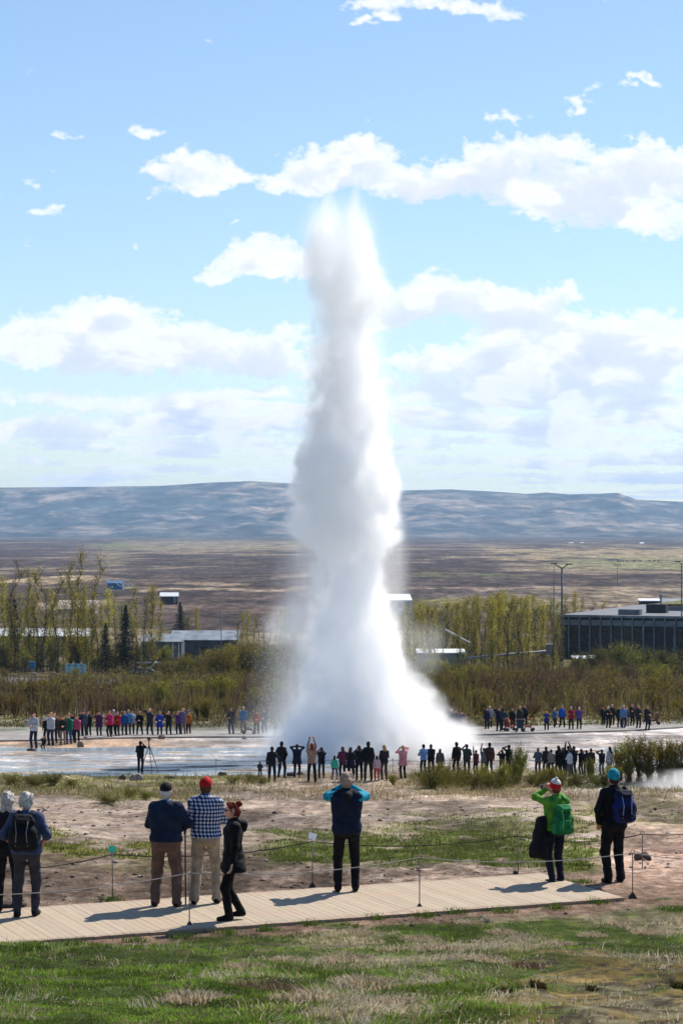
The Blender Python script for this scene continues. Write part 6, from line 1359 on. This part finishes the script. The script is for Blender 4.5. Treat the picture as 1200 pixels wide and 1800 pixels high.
 (860,1241,1281,'F',(150,166,196),DG,WHT,P_(hat='cap',hatcol=(226,222,216)),'person in pale blue with a white cap on the right far path'),
 (876,1243,1288,'F',(28,32,54),BK,DRK,P_(pose=P_(armL='head',armR='head')),'person in navy with both hands at the face on the right far path'),
 (885,1246,1286,'F',(40,66,82),BK,DRK,P_(),'person in dark teal right of the one with both hands at the face'),
 (900,1244,1283,'F',(34,26,32),BK,(90,50,40),P_(),'person in black left behind the red pushchair'),
 (913,1241,1283,'F',(44,50,56),(60,60,60),(180,170,160),P_(hem=.7,coat=.06),'person in a long grey coat behind the pushchairs'),
 (921,1238,1279,'F',BK,BK,DRK,P_(hat='cap',hatcol=(30,28,28)),'person in black with a dark cap behind the pushchairs'),
 (960,1249,1286,'F',(40,66,142),BK,(200,120,80),P_(pose=P_(armL='cross',armR='cross')),'ginger-haired person in blue on the right far path'),
 (974,1245,1281,'F',(70,110,160),(60,40,44),WHT,P_(pose=P_(walk=.3,armL='front',armR='front')),'white-haired person in steel blue walking on the right path'),
 (987,1239,1281,'F',(44,96,204),BK,(150,130,120),P_(pose=P_(walk=-.34)),'tall person in a vivid blue jacket striding on the right far path'),
 (1003,1242,1284,'F',(176,30,40),BK,WHT,P_(pose=P_(armL='cross',armR='cross')),'white-haired person in a red jacket on the right far path'),
 (1017,1243,1284,'F',(96,84,160),BK,WHT,P_(pose=P_(armL='camera',armR='camera')),'white-haired person in lilac blue on the right far path'),
 (1059,1242,1277,'F',BK,BK,(110,60,44),P_(),'brown-haired person in black first of the right-hand knot of people'),
 (1068,1242,1282,'F',BK,BK,WHT,P_(hat='cap',hatcol=(224,220,214),pose=P_(armL='cross',armR='cross')),'person in black with a white cap in the right-hand knot'),
 (1075,1238,1277,'F',(40,38,44),BK,WHT,P_(pose=P_(walk=.3)),'white-haired person in charcoal behind the white cap in the right-hand knot'),
 (1088,1241,1281,'F',(30,32,46),BK,(120,100,90),P_(),'person in navy left of the light blue one in the right-hand knot'),
 (1095,1239,1282,'F',(110,150,200),JN,WHT,P_(pose=P_(walk=.25)),'white-haired person in light blue in the right-hand knot'),
 (1101,1243,1279,'F',(60,50,60),(140,130,130),BLD,P_(),'fair-haired person in pale trousers behind the light blue one'),
 (1110,1237,1278,'F',(44,40,52),BK,(140,120,104),P_(pose=P_(armL='cross',armR='cross')),'tallest person in dark purple of the right-hand knot'),
 (1121,1239,1282,'F',(40,34,50),(34,34,50),(160,130,110),P_(longhair=.1,pose=P_(armL='front',armR='front')),'long-haired woman in dark violet right of the tallest of the knot'),
 (1137,1240,1284,'F',(36,32,44),BK,(120,110,100),P_(hem=.62,coat=.06,pose=P_(armL='front',armR='front')),'woman in a long dark skirt pushing the wheelchair'),
 (450,1176,1197,'F',BK,DG,DRK,P_(),'dark figure walking among the bushes left of the jet'),
]
POLE_TIPS = []
for (px, top, foot, fc, jk, pt, hr, op, lab) in CROWD:
    loc = ground_at(px, foot, 60)
    near = fc == 'A'
    H = tall(loc, top, foot)
    if foot < 1200: H = 1.7
    rz = random.uniform(-.35, .35)+(math.atan2(px-630, 700)*.9 if near else PI+math.atan2(630-px, 900)*-.6)
    op = dict(op); op.setdefault('girth', random.uniform(.92, 1.12))
    if not near: jk = tuple(int(c*.82) for c in jk); pt = tuple(int(c*.85) for c in pt)
    person((loc[0], loc[1], loc[2]-.015), H, rz, lab, jk, pt, hr, h=.022 if near else .028, group=NEAR if near else FAR, **op)
# photographer with a tripod on the flat
loc = ground_at(247, 1357, 60)
r, J = person(loc, tall(loc, 1303, 1357), -.15, 'photographer in black with a cap standing behind a tripod on the wet flat', (20, 20, 24), (22, 22, 26), DRK, 'cap', (24, 24, 28), dict(armL='front', armR='camera', stance=.1), h=.02, hem=.78)
tp = empty('tripod', (loc[0]+.42, loc[1]-.05, loc[2]-.02), 0, 'black camera tripod in front of the photographer on the wet flat', 'tripod')
for a in (2.6, -1.2, .6): MB().tube([(0, 0, 1.32), (.05*math.cos(a), .05*math.sin(a), 1.2), (.52*math.cos(a), .52*math.sin(a), 0)], [.02, .02, .014], 6).build('leg', BLACK, tp)
MB().tube([(0, 0, 1.15), (0, 0, 1.5)], .022, 8).build('centre_column', BLACK, tp); MB().box((0, 0, 1.52), (.09, .09, .06)).build('head', BLACK, tp)
cm = empty('photo_camera', (loc[0]+.42, loc[1]-.05, loc[2]+1.60), -.2, 'black camera mounted on the tripod', 'camera', scale=1.15); photo_camera(cm)
build_haze()
